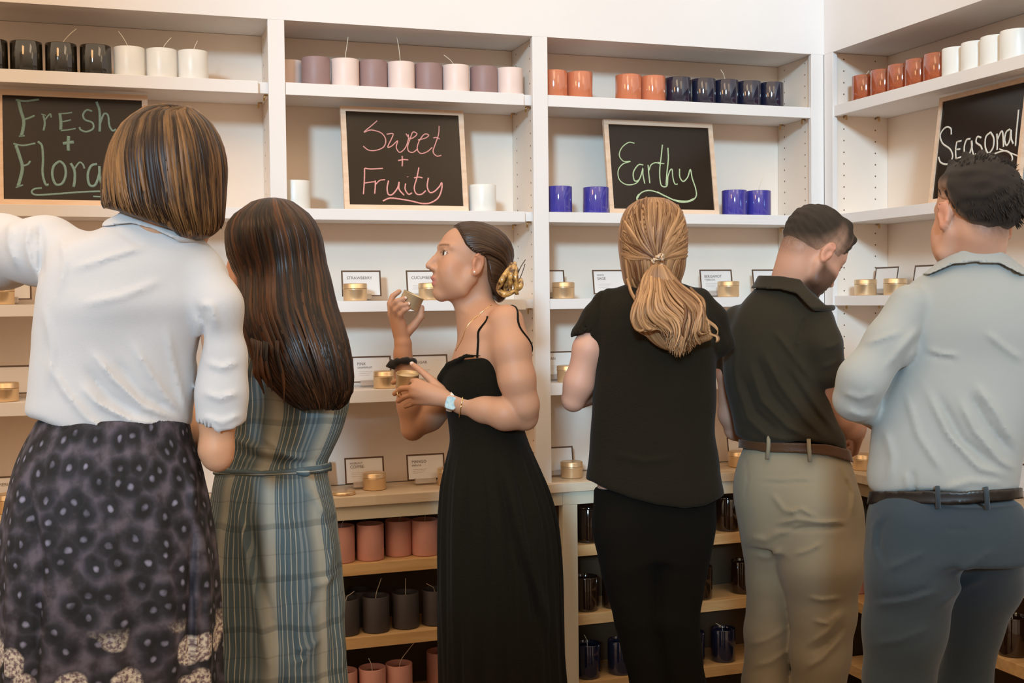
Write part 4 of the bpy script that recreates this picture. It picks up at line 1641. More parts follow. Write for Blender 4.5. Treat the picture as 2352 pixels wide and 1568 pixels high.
# ------------------------------------------------------------------ woman in the white blouse
def woman_blouse():
    t, org = person(255, 1000, 2.15, 'person with a highlighted brown bob, white blouse and dark floral skirt, reaching left')
    w = 2.15
    O = aw(398, 418, 2.15)
    A = frame_of(dirv(0.55, -0.05, 0.8), AX_U)
    base = (0.62, 0.33, 0.19)
    head = local(head_fn(True, True), O, A, 0.88)
    neck = chain([O + A.T @ np.array((0, -0.02, -0.06)), aw(345, 560, w)], [0.044, 0.050], 0.01)
    torso = rings(w, 0.5, [(560, 180, 470), (700, 120, 470), (900, 110, 420), (1100, 100, 430), (1250, 90, 440)])
    arm_r = pchain([(470, 640, w, 45), (508, 760, w, 40), (500, 950, w, 42), (497, 1035, w, 36), (500, 1052, w, 30)], 0.02)
    fore = pchain([(499, 1045, w, 33), (470, 1000, w + 0.12, 30), (438, 930, w + 0.24, 22)], 0.02)
    hand = hand_fn(aw(436, 925, w + 0.25), dirv(-0.2, 0.6, 0.6), dirv(-1, 0, 0), 1, 0.5)
    arm_l = pchain([(150, 590, w, 45), (0, 585, w + 0.12, 42), (-110, 585, w + 0.22, 36), (-200, 520, w + 0.42, 24)], 0.02)
    hand_l = hand_fn(aw(-205, 515, w + 0.43), dirv(-0.3, 0.4, 0.85), dirv(0, -1, 0), 1, 0.35)
    legs = union(pchain([(190, 1200, w, 85), (200, 2100, w, 50), (200, 2650, w, 38)]), pchain([(320, 1200, w, 85), (320, 2100, w, 50), (320, 2650, w, 38)]), k=0.02)
    f = union(head, neck, torso, arm_r, arm_l, legs, k=0.02)
    f = union(f, fore, hand, hand_l, k=0.006)
    lo, hi = bbox_px((-480, 600), (250, 2720), w + 0.1, 0.5)
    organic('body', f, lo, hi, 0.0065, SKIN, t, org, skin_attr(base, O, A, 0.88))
    # hair
    hl = rings(w, 0.92, [(262, 335, 446), (280, 306, 466), (305, 286, 481), (340, 266, 494), (375, 254, 503), (410, 246, 508),
                         (450, 243, 511), (490, 248, 510), (520, 270, 507), (540, 300, 500), (556, 340, 488)])
    hem = below([(200, 476), (262, 482), (330, 505), (395, 527), (412, 545), (450, 553), (480, 547), (520, 520)], w)
    hl2 = union(hl, ell(aw(390, 370, w), (0.090, 0.088, 0.092)), k=0.03)
    hf = inter(hl2, hem, 0.012)
    zs0 = aw(400, 262, w)[2]
    paths = []
    crown = aw(418, 262, w - 0.03)
    for i in range(420):
        ph = rng.uniform(0, 2 * math.pi)
        if rng.random() < 0.45:
            ph = rng.uniform(-math.pi, 0)
        pt = surf(hl, ph, aw(400, 500, w)[2])
        rel = pt - CAM
        xs = W_PX / 2 + F_PX * (rel @ AX_R) / (rel @ AX_F)
        yh = np.interp(xs, [200, 262, 330, 395, 412, 450, 480, 520], [476, 482, 505, 527, 545, 553, 547, 520]) + rng.uniform(-16, 4)
        z1 = aw(400, yh, w)[2]
        zz = [zs0 - 0.012 - 0.03 * k for k in (0, 1)] + list(np.linspace(zs0 - 0.08, z1, 5))
        sw = rng.uniform(-0.08, 0.08)
        pl = [crown, crown * 0.55 + surf(hl, ph, zs0 - 0.006) * 0.45] + [surf(hl, ph + sw * k / 6 - 0.25 * (1 - k / 6), z) for k, z in enumerate(zz)]
        paths.append(pl)
    lk = locks('locks', hf, paths, 0.0052, None, None, org, off=0.0012, nseg=20)
    hm = hair_mat('highlighted_brown_hair', (0.018, 0.007, 0.003), (0.42, 0.21, 0.075), 0.42, 0.56)
    lo, hi = bbox_px((220, 540), (240, 570), w, 0.18)
    hair_obj('hair', hf, (lo, hi), 0.005, lk, hm, t, org, flow_of(hl))
    # blouse
    bl = rings(w, 0.62, [(482, 280, 372, 0.85), (496, 268, 388, 0.85), (512, 256, 404, 0.85), (530, 225, 432, 0.75), (556, 170, 470, 0.62), (600, 124, 506, 0.56), (650, 100, 520, 0.55), (700, 90, 500),
                         (750, 86, 472), (800, 86, 455), (850, 82, 446), (900, 77, 441), (940, 72, 438), (970, 76, 436), (1000, 92, 430), (1020, 110, 422)])
    sl = pchain([(462, 640, w, 56), (500, 705, w - 0.01, 54), (513, 820, w, 45), (509, 900, w, 52), (506, 975, w, 59)], 0.03)
    sl = inter(sl, below([(420, 955), (450, 975), (500, 1000), (540, 985), (580, 955)], w), 0.006)
    sl = minus(sl, pchain([(505, 985, w, 49), (500, 1060, w, 49)]), 0.003)
    ll = pchain([(175, 600, w, 72), (95, 578, w + 0.04, 72), (0, 578, w + 0.13, 76), (-90, 582, w + 0.22, 72)], 0.04)
    ll = minus(ll, pchain([(-92, 582, w + 0.2, 60), (-150, 582, w + 0.3, 60)]), 0.004)
    bf = union(union(bl, ll, pchain([(106, 545, w + 0.02, 34), (112, 600, w + 0.03, 30)]), k=0.03), sl, k=0.014)
    bf = inter(bf, below([(40, 950), (95, 962), (150, 985), (250, 1008), (330, 1000), (420, 985), (450, 980), (600, 1100)], w), 0.012)
    bf = folds2d(bf, [
        (w, 0.010, 9, (205, 800), (260, 870), (330, 935), (430, 970)),
        (w, 0.009, 8, (180, 880), (230, 930), (300, 965), (400, 980)),
        (w, 0.008, 8, (110, 830), (150, 900), (200, 960), (250, 995)),
        (w, 0.008, 9, (300, 780), (340, 850), (380, 910), (428, 960)),
        (w, -0.008, 10, (190, 840), (250, 910), (320, 955)),
        (w, -0.007, 10, (260, 820), (320, 900), (400, 950)),
        (w, 0.006, 8, (380, 740), (395, 820), (415, 900), (432, 960)),
        (w, -0.009, 8, (445, 690), (470, 745), (462, 800), (450, 840)),
        (w, 0.007, 8, (455, 700), (485, 700), (500, 760)),
        (w, -0.004, 6, (250, 520), (320, 560), (380, 560), (440, 575)),
        (w, 0.006, 7, (160, 620), (250, 590), (350, 560)),
        (w, 0.005, 9, (180, 700), (280, 680), (380, 640)),
        (w, 0.007, 7, (25, 510), (20, 560), (40, 620)), (w, 0.008, 7, (70, 510), (60, 560), (80, 640)),
        (w, -0.008, 6, (92, 515), (95, 560), (95, 640)), (w, 0.006, 7, (140, 540), (150, 600), (135, 680)),
        (w, 0.006, 7, (470, 830), (510, 845), (550, 830)), (w, 0.006, 7, (465, 900), (505, 915), (555, 900)), (w, 0.006, 6, (460, 955), (510, 970), (560, 950)),
        (w, 0.006, 8, (100, 700), (120, 800), (110, 900)),
    ])
    bf = wrinkle(bf, 0.0022, 26)
    lo, hi = bbox_px((-190, 600), (470, 1040), w + 0.1, 0.36)
    organic('blouse', bf, lo, hi, 0.0055, cloth('white_blouse', (0.60, 0.60, 0.61), 0.15, 700, 0.8), t, org)
    # collar folded over
    cf = rings(w, 0.8, [(478, 272, 372), (500, 262, 394), (520, 250, 422), (548, 232, 456)])
    cf = shell(offset(cf, 0.005), 0.005)
    tilt_top = below([(240, 506), (290, 482), (330, 484), (400, 514), (450, 552)], w)
    tilt_bot = below([(240, 520), (300, 512), (350, 525), (400, 548), (450, 590)], w)
    cf = inter(inter(cf, tilt_bot, 0.003), lambda P: -tilt_top(P), 0.003)
    lo, hi = bbox_px((220, 470), (470, 600), w, 0.2)
    organic('collar', cf, lo, hi, 0.0035, bpy.data.materials['white_blouse'], t, org)
    # skirt
    sk = rings(w, 0.72, [(955, 96, 424), (975, 88, 430), (1000, 74, 434), (1050, 52, 450), (1115, 36, 466), (1180, 24, 478), (1230, 18, 486), (1300, 14, 493), (1400, 12, 499),
                         (1568, 10, 502), (2000, 0, 520), (2330, -12, 540)])
    sf = minus(sk, rings(w, 0.72, [(1900, 20, 500), (2400, 0, 530)]), 0.004)

    def pleat(P):
        d = sk(P)
        a, z = sk.uv(P)
        dz = np.clip((sk.T[0, -1] - z) / 0.4, 0, 1)
        return d + dz * (0.004 * np.sin(a * 13 + 1.5 * np.sin(z * 5)) + 0.0025 * np.sin(a * 29 + z * 3))
    sf = minus(pleat, rings(w, 0.72, [(1900, 25, 495), (2400, 0, 525)]), 0.004)
    sf = folds2d(sf, [(w, 0.012, 9, (440, 1060), (455, 1250), (450, 1568)), (w, -0.012, 9, (462, 1100), (440, 1300), (432, 1568)), (w, 0.008, 10, (470, 1200), (478, 1400), (470, 1568)), (w, -0.01, 10, (60, 1100), (100, 1300), (80, 1568))])
    lo, hi = bbox_px((-60, 600), (940, 2360), w, 0.35)

    def sattr(v):
        a, z = sk.uv(v)
        return {'uvw': np.stack([a * 0.19, z, np.zeros(len(v))], 1)}
    organic('skirt', sf, lo, hi, 0.0065, floral_mat(), t, org, sattr)
    shoe_pair(255, 2660, w, t, org, LEATHER, AX_F)


def floral_mat():
    m, nt, b = nt_mat('dark_floral_cloth')
    N, Lk = nt.nodes.new, nt.links.new
    a = N('ShaderNodeAttribute')
    a.attribute_name = 'uvw'
    nz = N('ShaderNodeTexNoise')
    nz.inputs['Scale'].default_value = 40
    Lk(a.outputs['Vector'], nz.inputs['Vector'])
    ad = N('ShaderNodeVectorMath')
    ad.operation = 'MULTIPLY_ADD'
    Lk(nz.outputs['Color'], ad.inputs[0])
    ad.inputs[1].default_value = (0.012, 0.012, 0)
    Lk(a.outputs['Vector'], ad.inputs[2])
    v = N('ShaderNodeTexVoronoi')
    v.inputs['Scale'].default_value = 23
    v.voronoi_dimensions = '2D'
    v.inputs['Randomness'].default_value = 0.75
    Lk(ad.outputs[0], v.inputs['Vector'])
    r = N('ShaderNodeValToRGB')
    el = r.color_ramp.elements
    el[0].position = 0.0
    el[0].color = (0.22, 0.22, 0.30, 1)
    el[1].position = 1.0
    el[1].color = (0.10, 0.085, 0.10, 1)
    for p, c in ((0.07, (0.20, 0.19, 0.26)), (0.16, (0.010, 0.010, 0.014)), (0.33, (0.016, 0.015, 0.020)), (0.46, (0.045, 0.04, 0.055)), (0.62, (0.09, 0.075, 0.095))):
        e = el.new(p)
        e.color = (*c, 1)
    Lk(v.outputs['Distance'], r.inputs[0])
    n2 = N('ShaderNodeTexNoise')
    n2.inputs['Scale'].default_value = 30
    n2.inputs['Detail'].default_value = 4
    Lk(a.outputs['Vector'], n2.inputs['Vector'])
    r2 = N('ShaderNodeValToRGB')
    r2.color_ramp.elements[0].position = 0.38
    r2.color_ramp.elements[0].color = (0.25, 0.25, 0.25, 1)
    r2.color_ramp.elements[1].position = 0.62
    r2.color_ramp.elements[1].color = (1.1, 1.1, 1.1, 1)
    Lk(n2.outputs['Fac'], r2.inputs[0])
    mx = N('ShaderNodeMix')
    mx.data_type = 'RGBA'
    mx.blend_type = 'MULTIPLY'
    mx.inputs[0].default_value = 1
    Lk(r.outputs[0], mx.inputs[6])
    Lk(r2.outputs[0], mx.inputs[7])
    # border of larger cream flowers near the lower part
    v2 = N('ShaderNodeTexVoronoi')
    v2.inputs['Scale'].default_value = 13
    v2.voronoi_dimensions = '2D'
    Lk(ad.outputs[0], v2.inputs['Vector'])
    r3 = N('ShaderNodeValToRGB')
    r3.color_ramp.elements[0].position = 0.28
    r3.color_ramp.elements[0].color = (1, 1, 1, 1)
    r3.color_ramp.elements[1].position = 0.36
    r3.color_ramp.elements[1].color = (0, 0, 0, 1)
    Lk(v2.outputs['Distance'], r3.inputs[0])
    sp = N('ShaderNodeSeparateXYZ')
    Lk(a.outputs['Vector'], sp.inputs[0])
    mr = N('ShaderNodeMapRange')
    mr.inputs[1].default_value = 0.955
    mr.inputs[2].default_value = 0.915
    Lk(sp.outputs[2 if False else 1], mr.inputs[0])
    ml = N('ShaderNodeMath')
    ml.operation = 'MULTIPLY'
    Lk(mr.outputs[0], ml.inputs[0])
    Lk(r3.outputs[0], ml.inputs[1])
    n3 = N('ShaderNodeTexNoise')
    n3.inputs['Scale'].default_value = 150
    Lk(a.outputs['Vector'], n3.inputs['Vector'])
    r4 = N('ShaderNodeValToRGB')
    r4.color_ramp.elements[0].position = 0.4
    r4.color_ramp.elements[0].color = (0.16, 0.11, 0.12, 1)
    r4.color_ramp.elements[1].position = 0.6
    r4.color_ramp.elements[1].color = (0.62, 0.55, 0.45, 1)
    Lk(n3.outputs['Fac'], r4.inputs[0])
    mx2 = N('ShaderNodeMix')
    mx2.data_type = 'RGBA'
    Lk(ml.outputs[0], mx2.inputs[0])
    Lk(mx.outputs[2], mx2.inputs[6])
    Lk(r4.outputs[0], mx2.inputs[7])
    Lk(mx2.outputs[2], b.inputs['Base Color'])
    b.inputs['Roughness'].default_value = 0.8
    return m


woman_blouse()


def stripe_mat():
    """woven vertical stripes with faint cross bars, on the dress's own coordinates"""
    m, nt, b = nt_mat('striped_cotton')
    N, Lk = nt.nodes.new, nt.links.new
    a = N('ShaderNodeAttribute')
    a.attribute_name = 'uvw'
    sp = N('ShaderNodeSeparateXYZ')
    Lk(a.outputs['Vector'], sp.inputs[0])

    def math_(op, x, y=None, z=None):
        n = N('ShaderNodeMath')
        n.operation = op
        for i, q in enumerate((x, y, z)):
            if q is None:
                continue
            if isinstance(q, (int, float)):
                n.inputs[i].default_value = q
            else:
                Lk(q, n.inputs[i])
        return n.outputs[0]
    nz = N('ShaderNodeTexNoise')
    nz.inputs['Scale'].default_value = 7
    Lk(a.outputs['Vector'], nz.inputs['Vector'])
    u = math_('ADD', sp.outputs[0], math_('MULTIPLY', nz.outputs['Fac'], 0.012))
    per = 0.115
    t = math_('FRACT', math_('DIVIDE', u, per))
    r = N('ShaderNodeValToRGB')
    r.color_ramp.interpolation = 'LINEAR'
    cream, teal, pale, lt = (0.31, 0.30, 0.245), (0.070, 0.105, 0.120), (0.38, 0.36, 0.28), (0.17, 0.195, 0.19)
    seq = [(0.0, cream), (0.13, cream), (0.135, teal), (0.155, teal), (0.158, lt), (0.175, lt), (0.178, teal), (0.21, teal), (0.213, pale), (0.225, pale), (0.228, teal), (0.31, teal), (0.313, pale), (0.327, pale), (0.33, teal),
           (0.42, teal), (0.423, pale), (0.437, pale), (0.44, teal), (0.53, teal), (0.533, pale), (0.547, pale), (0.55, teal), (0.62, teal), (0.625, lt), (0.67, lt), (0.675, teal), (0.72, teal), (0.725, lt), (0.76, lt), (0.765, teal), (0.80, teal), (0.805, cream)][:31]
    el = r.color_ramp.elements
    el[0].position, el[0].color = seq[0][0], (*seq[0][1], 1)
    el[1].position, el[1].color = 1.0, (*cream, 1)
    for p, c in seq[1:]:
        e = el.new(p)
        e.color = (*c, 1)
    Lk(t, r.inputs[0])
    tz = math_('FRACT', math_('DIVIDE', math_('ADD', sp.outputs[1], math_('MULTIPLY', nz.outputs['Fac'], 0.03)), 0.105))
    r2 = N('ShaderNodeValToRGB')
    e2 = r2.color_ramp.elements
    e2[0].position, e2[0].color = 0.0, (0.55, 0.60, 0.62, 1)
    e2[1].position, e2[1].color = 1.0, (1, 1, 1, 1)
    for p, c in ((0.10, 0.62), (0.14, 1.0), (0.50, 1.0), (0.52, 0.72), (0.55, 1.0)):
        e = e2.new(p)
        e.color = (c, c, c, 1)
    Lk(tz, r2.inputs[0])
    mx = N('ShaderNodeMix')
    mx.data_type = 'RGBA'
    mx.blend_type = 'MULTIPLY'
    mx.inputs[0].default_value = 0.8
    Lk(r.outputs[0], mx.inputs[6])
    Lk(r2.outputs[0], mx.inputs[7])
    Lk(mx.outputs[2], b.inputs['Base Color'])
    b.inputs['Roughness'].default_value = 0.75
    return m


# ------------------------------------------------------------------ woman with long straight hair
def woman_striped():
    w = 2.55
    t, org = person(630, 1080, w, 'person with very long straight dark hair and a blue-grey striped belted dress')
    O = aw(604, 578, w + 0.02)
    A = frame_of(dirv(-0.62, -0.12, 0.78), AX_U)
    base = (0.66, 0.36, 0.25)
    head = local(head_fn(True, True), O, A, 0.98)
    neck = chain([O + A.T @ np.array((0, -0.02, -0.06)), aw(640, 750, w)], [0.046, 0.055], 0.01)
    torso = rings(w, 0.5, [(745, 570, 730), (800, 560, 760), (950, 560, 760), (1100, 540, 720)])
    arms = union(pchain([(585, 800, w + 0.02, 36), (560, 960, w + 0.08, 32), (590, 1010, w + 0.16, 28), (600, 930, w + 0.36, 20)], 0.02),
                 pchain([(745, 800, w + 0.02, 36), (752, 940, w + 0.10, 30), (735, 985, w + 0.18, 27), (700, 930, w + 0.36, 20)], 0.02), k=0)
    hands = union(hand_fn(aw(600, 928, w + 0.36), dirv(0.3, 0.5, 0.8), dirv(1, 0, 0)), hand_fn(aw(700, 928, w + 0.36), dirv(-0.3, 0.5, 0.8), dirv(-1, 0, 0), -1), k=0)
    legs = union(pchain([(580, 1250, w, 60), (585, 2000, w, 42), (585, 2350, w, 32)]), pchain([(680, 1250, w, 60), (680, 2000, w, 42), (680, 2350, w, 32)]), k=0.02)
    f = union(union(head, neck, torso, arms, legs, k=0.02), hands, k=0.006)
    lo, hi = bbox_px((420, 860), (440, 2420), w + 0.15, 0.45)
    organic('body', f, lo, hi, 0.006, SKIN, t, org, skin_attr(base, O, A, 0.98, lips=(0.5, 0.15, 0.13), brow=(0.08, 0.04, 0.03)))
    eyes(O, A, 0.98, t, org)
    # hair: a cap over the skull that falls into a flat sheet down the back
    wb = w - 0.06
    hl = rings(w, 0.95, [(476, 588, 662, 0.95, w), (484, 566, 682, 0.95, w), (500, 542, 703, 0.95, w), (530, 529, 722, 0.93, w), (560, 537, 734, 0.9, w), (600, 550, 744, 0.8, w - 0.01),
                         (640, 555, 755, 0.68, w - 0.03), (700, 552, 768, 0.52, w - 0.06), (750, 560, 784, 0.42, w - 0.085), (800, 578, 798, 0.36, w - 0.10), (850, 596, 806, 0.32, w - 0.105),
                         (900, 640, 806, 0.30, w - 0.10), (925, 668, 796, 0.26, w - 0.095), (940, 690, 780, 0.22, w - 0.09)])
    dome = ell(aw(628, 565, w), (0.096, 0.094, 0.098))
    hl2 = union(hl, dome, k=0.02)
    face_cut = ell(O + A.T @ np.array((0, 0.075, -0.035)), (0.071, 0.075, 0.115), A)
    hf = minus(hl2, face_cut, 0.008)
    hf = minus(hf, ell(O + A.T @ np.array((-0.02, 0.11, -0.16)), (0.10, 0.09, 0.10), A), 0.01)
    paths = []
    crown = aw(628, 470, w)
    zt = aw(620, 481, w)[2]
    z0 = aw(620, 955, w)[2]
    for i in range(460):
        ph = rng.uniform(-math.pi * 1.12, math.pi * 0.12)
        z1 = z0 + rng.uniform(-0.03, 0.06)
        if rng.random() < 0.2:
            z1 = z0 + rng.uniform(0.02, 0.18)
        zz = [zt - 0.004, zt - 0.03, zt - 0.07] + list(np.linspace(zt - 0.12, z1, 7))
        pl = [crown, crown * 0.5 + surf(hl, ph, zt) * 0.5] + [surf(hl, ph + 0.05 * math.sin(k), z) for k, z in enumerate(zz)]
        paths.append(pl)
    lk = locks('locks', hf, paths, 0.0058, None, None, org, off=0.0012, nseg=26, wav=0.0015, fr=0.4)
    ends = []
    for x0, x1, y1 in ((590, 603, 905), (600, 612, 890), (612, 620, 900), (585, 595, 880), (640, 650, 925)):
        ends.append([aw(x0 - 14, 700, w - 0.06), aw(x0 - 4, 780, w - 0.135), aw(x0 + 4, 840, w - 0.15), aw(x1, y1, w - 0.145)])
    l2 = locks('x', None, ends * 3, 0.006, None, None, org, off=0, nseg=24, wav=0.004)
    lk = (np.concatenate([lk[0], l2[0]]), np.concatenate([lk[1], l2[1] + len(lk[0])]), np.concatenate([lk[2], l2[2]]))
    hm = hair_mat('long_brown_hair', (0.009, 0.004, 0.002), (0.15, 0.055, 0.018), 0.36, 0.58)
    lo, hi = bbox_px((500, 830), (455, 970), w - 0.03, 0.22)
    hair_obj('hair', hf, (lo, hi), 0.0055, lk, hm, t, org, flow_of(hl))
    # dress
    top = rings(w, 0.6, [(738, 585, 690, 0.7), (752, 560, 740, 0.5), (772, 548, 775, 0.48), (800, 541, 794), (850, 532, 802), (900, 530, 803), (950, 527, 797), (1000, 522, 780), (1040, 514, 762), (1065, 508, 750), (1085, 504, 748)])
    sk = rings(w, 0.68, [(1070, 506, 748), (1082, 500, 750), (1110, 491, 757), (1180, 477, 768), (1240, 471, 776), (1300, 468, 781), (1400, 466, 788), (1568, 462, 795), (2000, 448, 808), (2180, 444, 815)])

    def drape(P):
        d = sk(P)
        a, z = sk.uv(P)
        dz = np.clip((sk.T[0, -1] - z) / 0.3, 0, 1)
        return d + dz * (0.004 * np.sin(a * 9 + 2.5 * np.sin(z * 4)) + 0.002 * np.sin(a * 21))
    df = union(top, drape, k=0.01)
    df = folds2d(df, [
        (w, 0.013, 9, (540, 1130), (560, 1260), (590, 1400), (625, 1560)),
        (w, -0.010, 11, (570, 1180), (600, 1330), (650, 1500)),
        (w, 0.008, 10, (700, 1120), (730, 1150), (752, 1190)), (w, 0.008, 9, (745, 1180), (765, 1260), (760, 1330)),
        (w, 0.007, 7, (780, 1300), (755, 1335), (712, 1350)), (w, 0.008, 6, (735, 1465), (715, 1488), (672, 1493)),
        (w, 0.006, 6, (660, 1525), (700, 1518), (722, 1490)), (w, -0.007, 8, (730, 1360), (705, 1420), (700, 1480)),
        (w, 0.007, 8, (520, 1000), (600, 1035), (720, 1060)), (w, -0.006, 6, (540, 1040), (640, 1062), (740, 1058)),
        (w, 0.006, 7, (600, 1000), (650, 1040), (700, 1055)), (w, -0.008, 12, (640, 1200), (660, 1400), (680, 1568)),
    ])
    df = wrinkle(df, 0.002, 24)

    def dattr(v):
        hi_ = v[:, 2] > aw(620, 1076, w)[2]
        a1, z = top.uv(v)
        a2, _ = sk.uv(v)
        u = np.where(hi_, a1 * 0.125 + 0.02, a2 * 0.155)
        return {'uvw': np.stack([u, z, np.zeros(len(v))], 1)}
    lo, hi = bbox_px((410, 850), (720, 2200), w, 0.34)
    dm = stripe_mat()
    organic('dress', df, lo, hi, 0.006, dm, t, org, dattr)
    bd = rings(w, 0.61, [(1040, 512, 762), (1065, 506, 752), (1078, 502, 752), (1100, 494, 758)])
    belt = inter(shell(offset(bd, 0.004), 0.0042), below([(480, 1090), (600, 1096), (690, 1094), (780, 1078)], w), 0.004)
    up_ = below([(480, 1072), (600, 1080), (690, 1074), (780, 1056)], w)
    belt = inter(belt, lambda P: -up_(P), 0.004)
    belt = union(belt, chain([aw(692, 1083, w - 0.12), aw(705, 1086, w - 0.122)], [0.010, 0.008]), k=0.01)
    belt = folds2d(belt, [(w, 0.003, 3, (500, 1080), (600, 1088), (700, 1082))])

    def battr(v):
        return {'uvw': np.stack([v[:, 2] * 1.0 + 0.02, v[:, 0] * 0.2, np.zeros(len(v))], 1)}
    lo, hi = bbox_px((480, 780), (1040, 1110), w, 0.2)
    organic('sash', belt, lo, hi, 0.0045, dm, t, org, battr)
    shoe_pair(632, 2400, w, t, org, LEATHER, AX_F)


# ------------------------------------------------------------------ woman in the black dress, side on
def woman_black():
    w = 3.3
    t, org = person(1120, 1100, w, 'person in a long black strappy dress seen from the side, smelling a gold tin')
    s = 1.0
    O = aw(1077, 596, w)
    A = frame_of(dirv(-0.95, 0.205, -0.24), dirv(0.02, 1, 0.0))
    SV = np.array([1.0, 1.02, 1.0], F32)
    ZU, ZD = 0.88, 1.13

    def unw(L):                                # this head: lower skull, longer face
        L = L.copy()
        L[:, 2] = np.where(L[:, 2] > 0, L[:, 2] / ZU, L[:, 2] / ZD)
        L[:, 1] += np.clip(-L[:, 2] - 0.045, 0, 0.07) * 0.28
        return L
    base = (0.52, 0.275, 0.165)
    hd = head_fn(True, True)

    def head(P):
        return hd(unw(((P - O) @ A.T) / SV)) * 0.93

    def hl_(x, y, z):
        return O + (np.array((x, y, z * (ZU if z > 0 else ZD))) * SV) @ A
    neck = union(chain([hl_(0, -0.035, -0.05), aw(1098, 735, w + 0.02)], [0.041, 0.042]), chain([hl_(0, 0.005, -0.085), aw(1090, 760, w + 0.03)], [0.028, 0.034]), k=0.03)
    w_n, w_f = w - 0.13, w + 0.13
    chest = rings(w, 1.4, [(722, 1072, 1150, 1.6), (745, 1062, 1180, 1.9), (780, 1052, 1190, 1.75), (815, 1040, 1195, 1.6), (860, 1030, 1192, 1.4), (950, 1036, 1192, 1.3), (1050, 1040, 1205, 1.3)])
    trap = pchain([(1108, 722, w, 30), (1160, 738, w_n + 0.04, 32)], 0.02)
    shn = pchain([(1162, 742, w_n, 42), (1174, 800, w_n - 0.02, 43), (1187, 870, w_n - 0.03, 41), (1200, 930, w_n - 0.02, 36), (1206, 958, w_n, 30)], 0.02)
    fan = pchain([(1203, 955, w_n, 33), (1160, 950, w_n - 0.02, 37), (1110, 938, w_n, 31), (1062, 926, w_n + 0.02, 23), (1035, 918, w_n + 0.03, 20)], 0.015)
    shf = pchain([(1110, 752, w_f, 44), (1070, 860, w_f, 40), (985, 955, w_f + 0.0, 33), (948, 982, w_f, 27)], 0.02)
    faf = pchain([(948, 985, w_f, 27), (944, 930, w_f - 0.01, 31), (932, 860, w_f - 0.02, 25), (925, 815, w_f - 0.02, 19), (926, 790, w_f - 0.02, 20)], 0.015)
    wf = w_f - 0.02
    legs = union(pchain([(1120, 1250, w - 0.08, 70), (1130, 1900, w - 0.08, 42), (1135, 2010, w - 0.08, 30)]), pchain([(1150, 1250, w + 0.1, 70), (1150, 1900, w + 0.1, 42), (1150, 2000, w + 0.1, 30)]), k=0.01)
    body = union(head, neck, k=0.012)
    body = union(body, chest, trap, legs, k=0.04)
    body = union(body, shn, shf, k=0.03)
    body = union(body, fan, faf, k=0.006)
    # near (left) hand around the second tin
    a_ = w_n + 0.03
    nh = union(*[cone(aw(1032, 911 + 3 * i, a_), aw(*kn), 0.0155, 0.0108) for i, kn in enumerate([(957, 877, a_ + .02), (948, 890, a_ + .01), (948, 905, a_ + .01), (955, 921, a_ + .02)])], k=0.012)
    fg = [pchain([(957, 877, a_ + .02, 6.9), (926, 869, a_ + .04, 6.4), (903, 878, a_ + .065, 6)], 0.002),
          pchain([(948, 890, a_ + .01, 6.9), (922, 892, a_ + .03, 7.2), (906, 904, a_ + .05, 6)], 0.002),
          pchain([(948, 905, a_ + .01, 6.7), (929, 911, a_ + .03, 7), (914, 921, a_ + .05, 6)], 0.002),
          pchain([(955, 921, a_ + .02, 6.8), (944, 928, a_ + .035, 6.2), (931, 933, a_ + .05, 5.4)], 0.002),
          pchain([(1018, 898, a_ + .01, 11), (990, 872, a_ + .035, 9.2), (965, 850, a_ + .045, 6.9), (946, 835, a_ + .05, 5.8)], 0.003)]
    nh = union(nh, *fg, k=0.0035)
    # far (right) raised hand with the tin at her nose
    p_ = wf
    fh = union(*[cone(aw(921 + 3 * i, 792, p_), aw(*kn), 0.0145, 0.0105) for i, kn in enumerate([(899, 722, p_ + .01), (905, 724, p_ - .005), (914, 729, p_ - .012), (924, 738, p_ - .015)])], k=0.012)
    fg = [pchain([(899, 722, p_ + .01, 8), (896, 697, p_ + .015, 7.4), (902, 680, p_ + .02, 6.8), (917, 669, p_ + .02, 5.8)], 0.002),
          pchain([(904, 724, p_ - .005, 8), (900, 703, p_ - .02, 6.4), (911, 692, p_ - .032, 6.8), (929, 685, p_ - .036, 5.6)], 0.002),
          pchain([(912, 730, p_ - .012, 6.7), (909, 712, p_ - .028, 7), (920, 701, p_ - .036, 6.4), (937, 698, p_ - .038, 5.4)], 0.002),
          pchain([(921, 738, p_ - .015, 7), (920, 722, p_ - .03, 6.4), (928, 712, p_ - .036, 5.6), (938, 708, p_ - .036, 5)], 0.002),
          pchain([(931, 768, p_, 11.5), (950, 748, p_, 9.5), (966, 727, p_ - .002, 8.3), (969, 706, p_ - .002, 6.2)], 0.003)]
    fh = union(fh, *fg, k=0.0035)
    body = union(body, nh, fh, k=0.006)
    tinA = cone(aw(943, 692, wf - 0.003) - dirv(0.46, 0.89, 0) * 0.02, aw(943, 692, wf - 0.003) + dirv(0.46, 0.89, 0) * 0.02, 0.001, 0.001)
    lo, hi = bbox_px((880, 1260), (505, 2090), w, 0.42)
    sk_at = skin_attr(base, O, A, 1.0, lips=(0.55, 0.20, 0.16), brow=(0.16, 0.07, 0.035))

    def at2(v):
        return sk_at(O + unw(((v - O) @ A.T) / SV) @ A)
    # lower resolution body and a fine head/hands region joined in one mesh
    organic('body', body, lo, hi, 0.0038, SKIN, t, org, at2)
    for sd in (-1,):
        pass
    OLD = O
    eyes(O, A * SV[:, None], 1.0, t, org)
    # hair
    cr = ell((0, -0.014, 0.032), (0.080, 0.103, 0.0885))
    bun = union(ell((0, -0.085, -0.040), (0.050, 0.036, 0.048)), ell((-0.020, -0.045, -0.035), (0.058, 0.050, 0.050)), k=0.03)

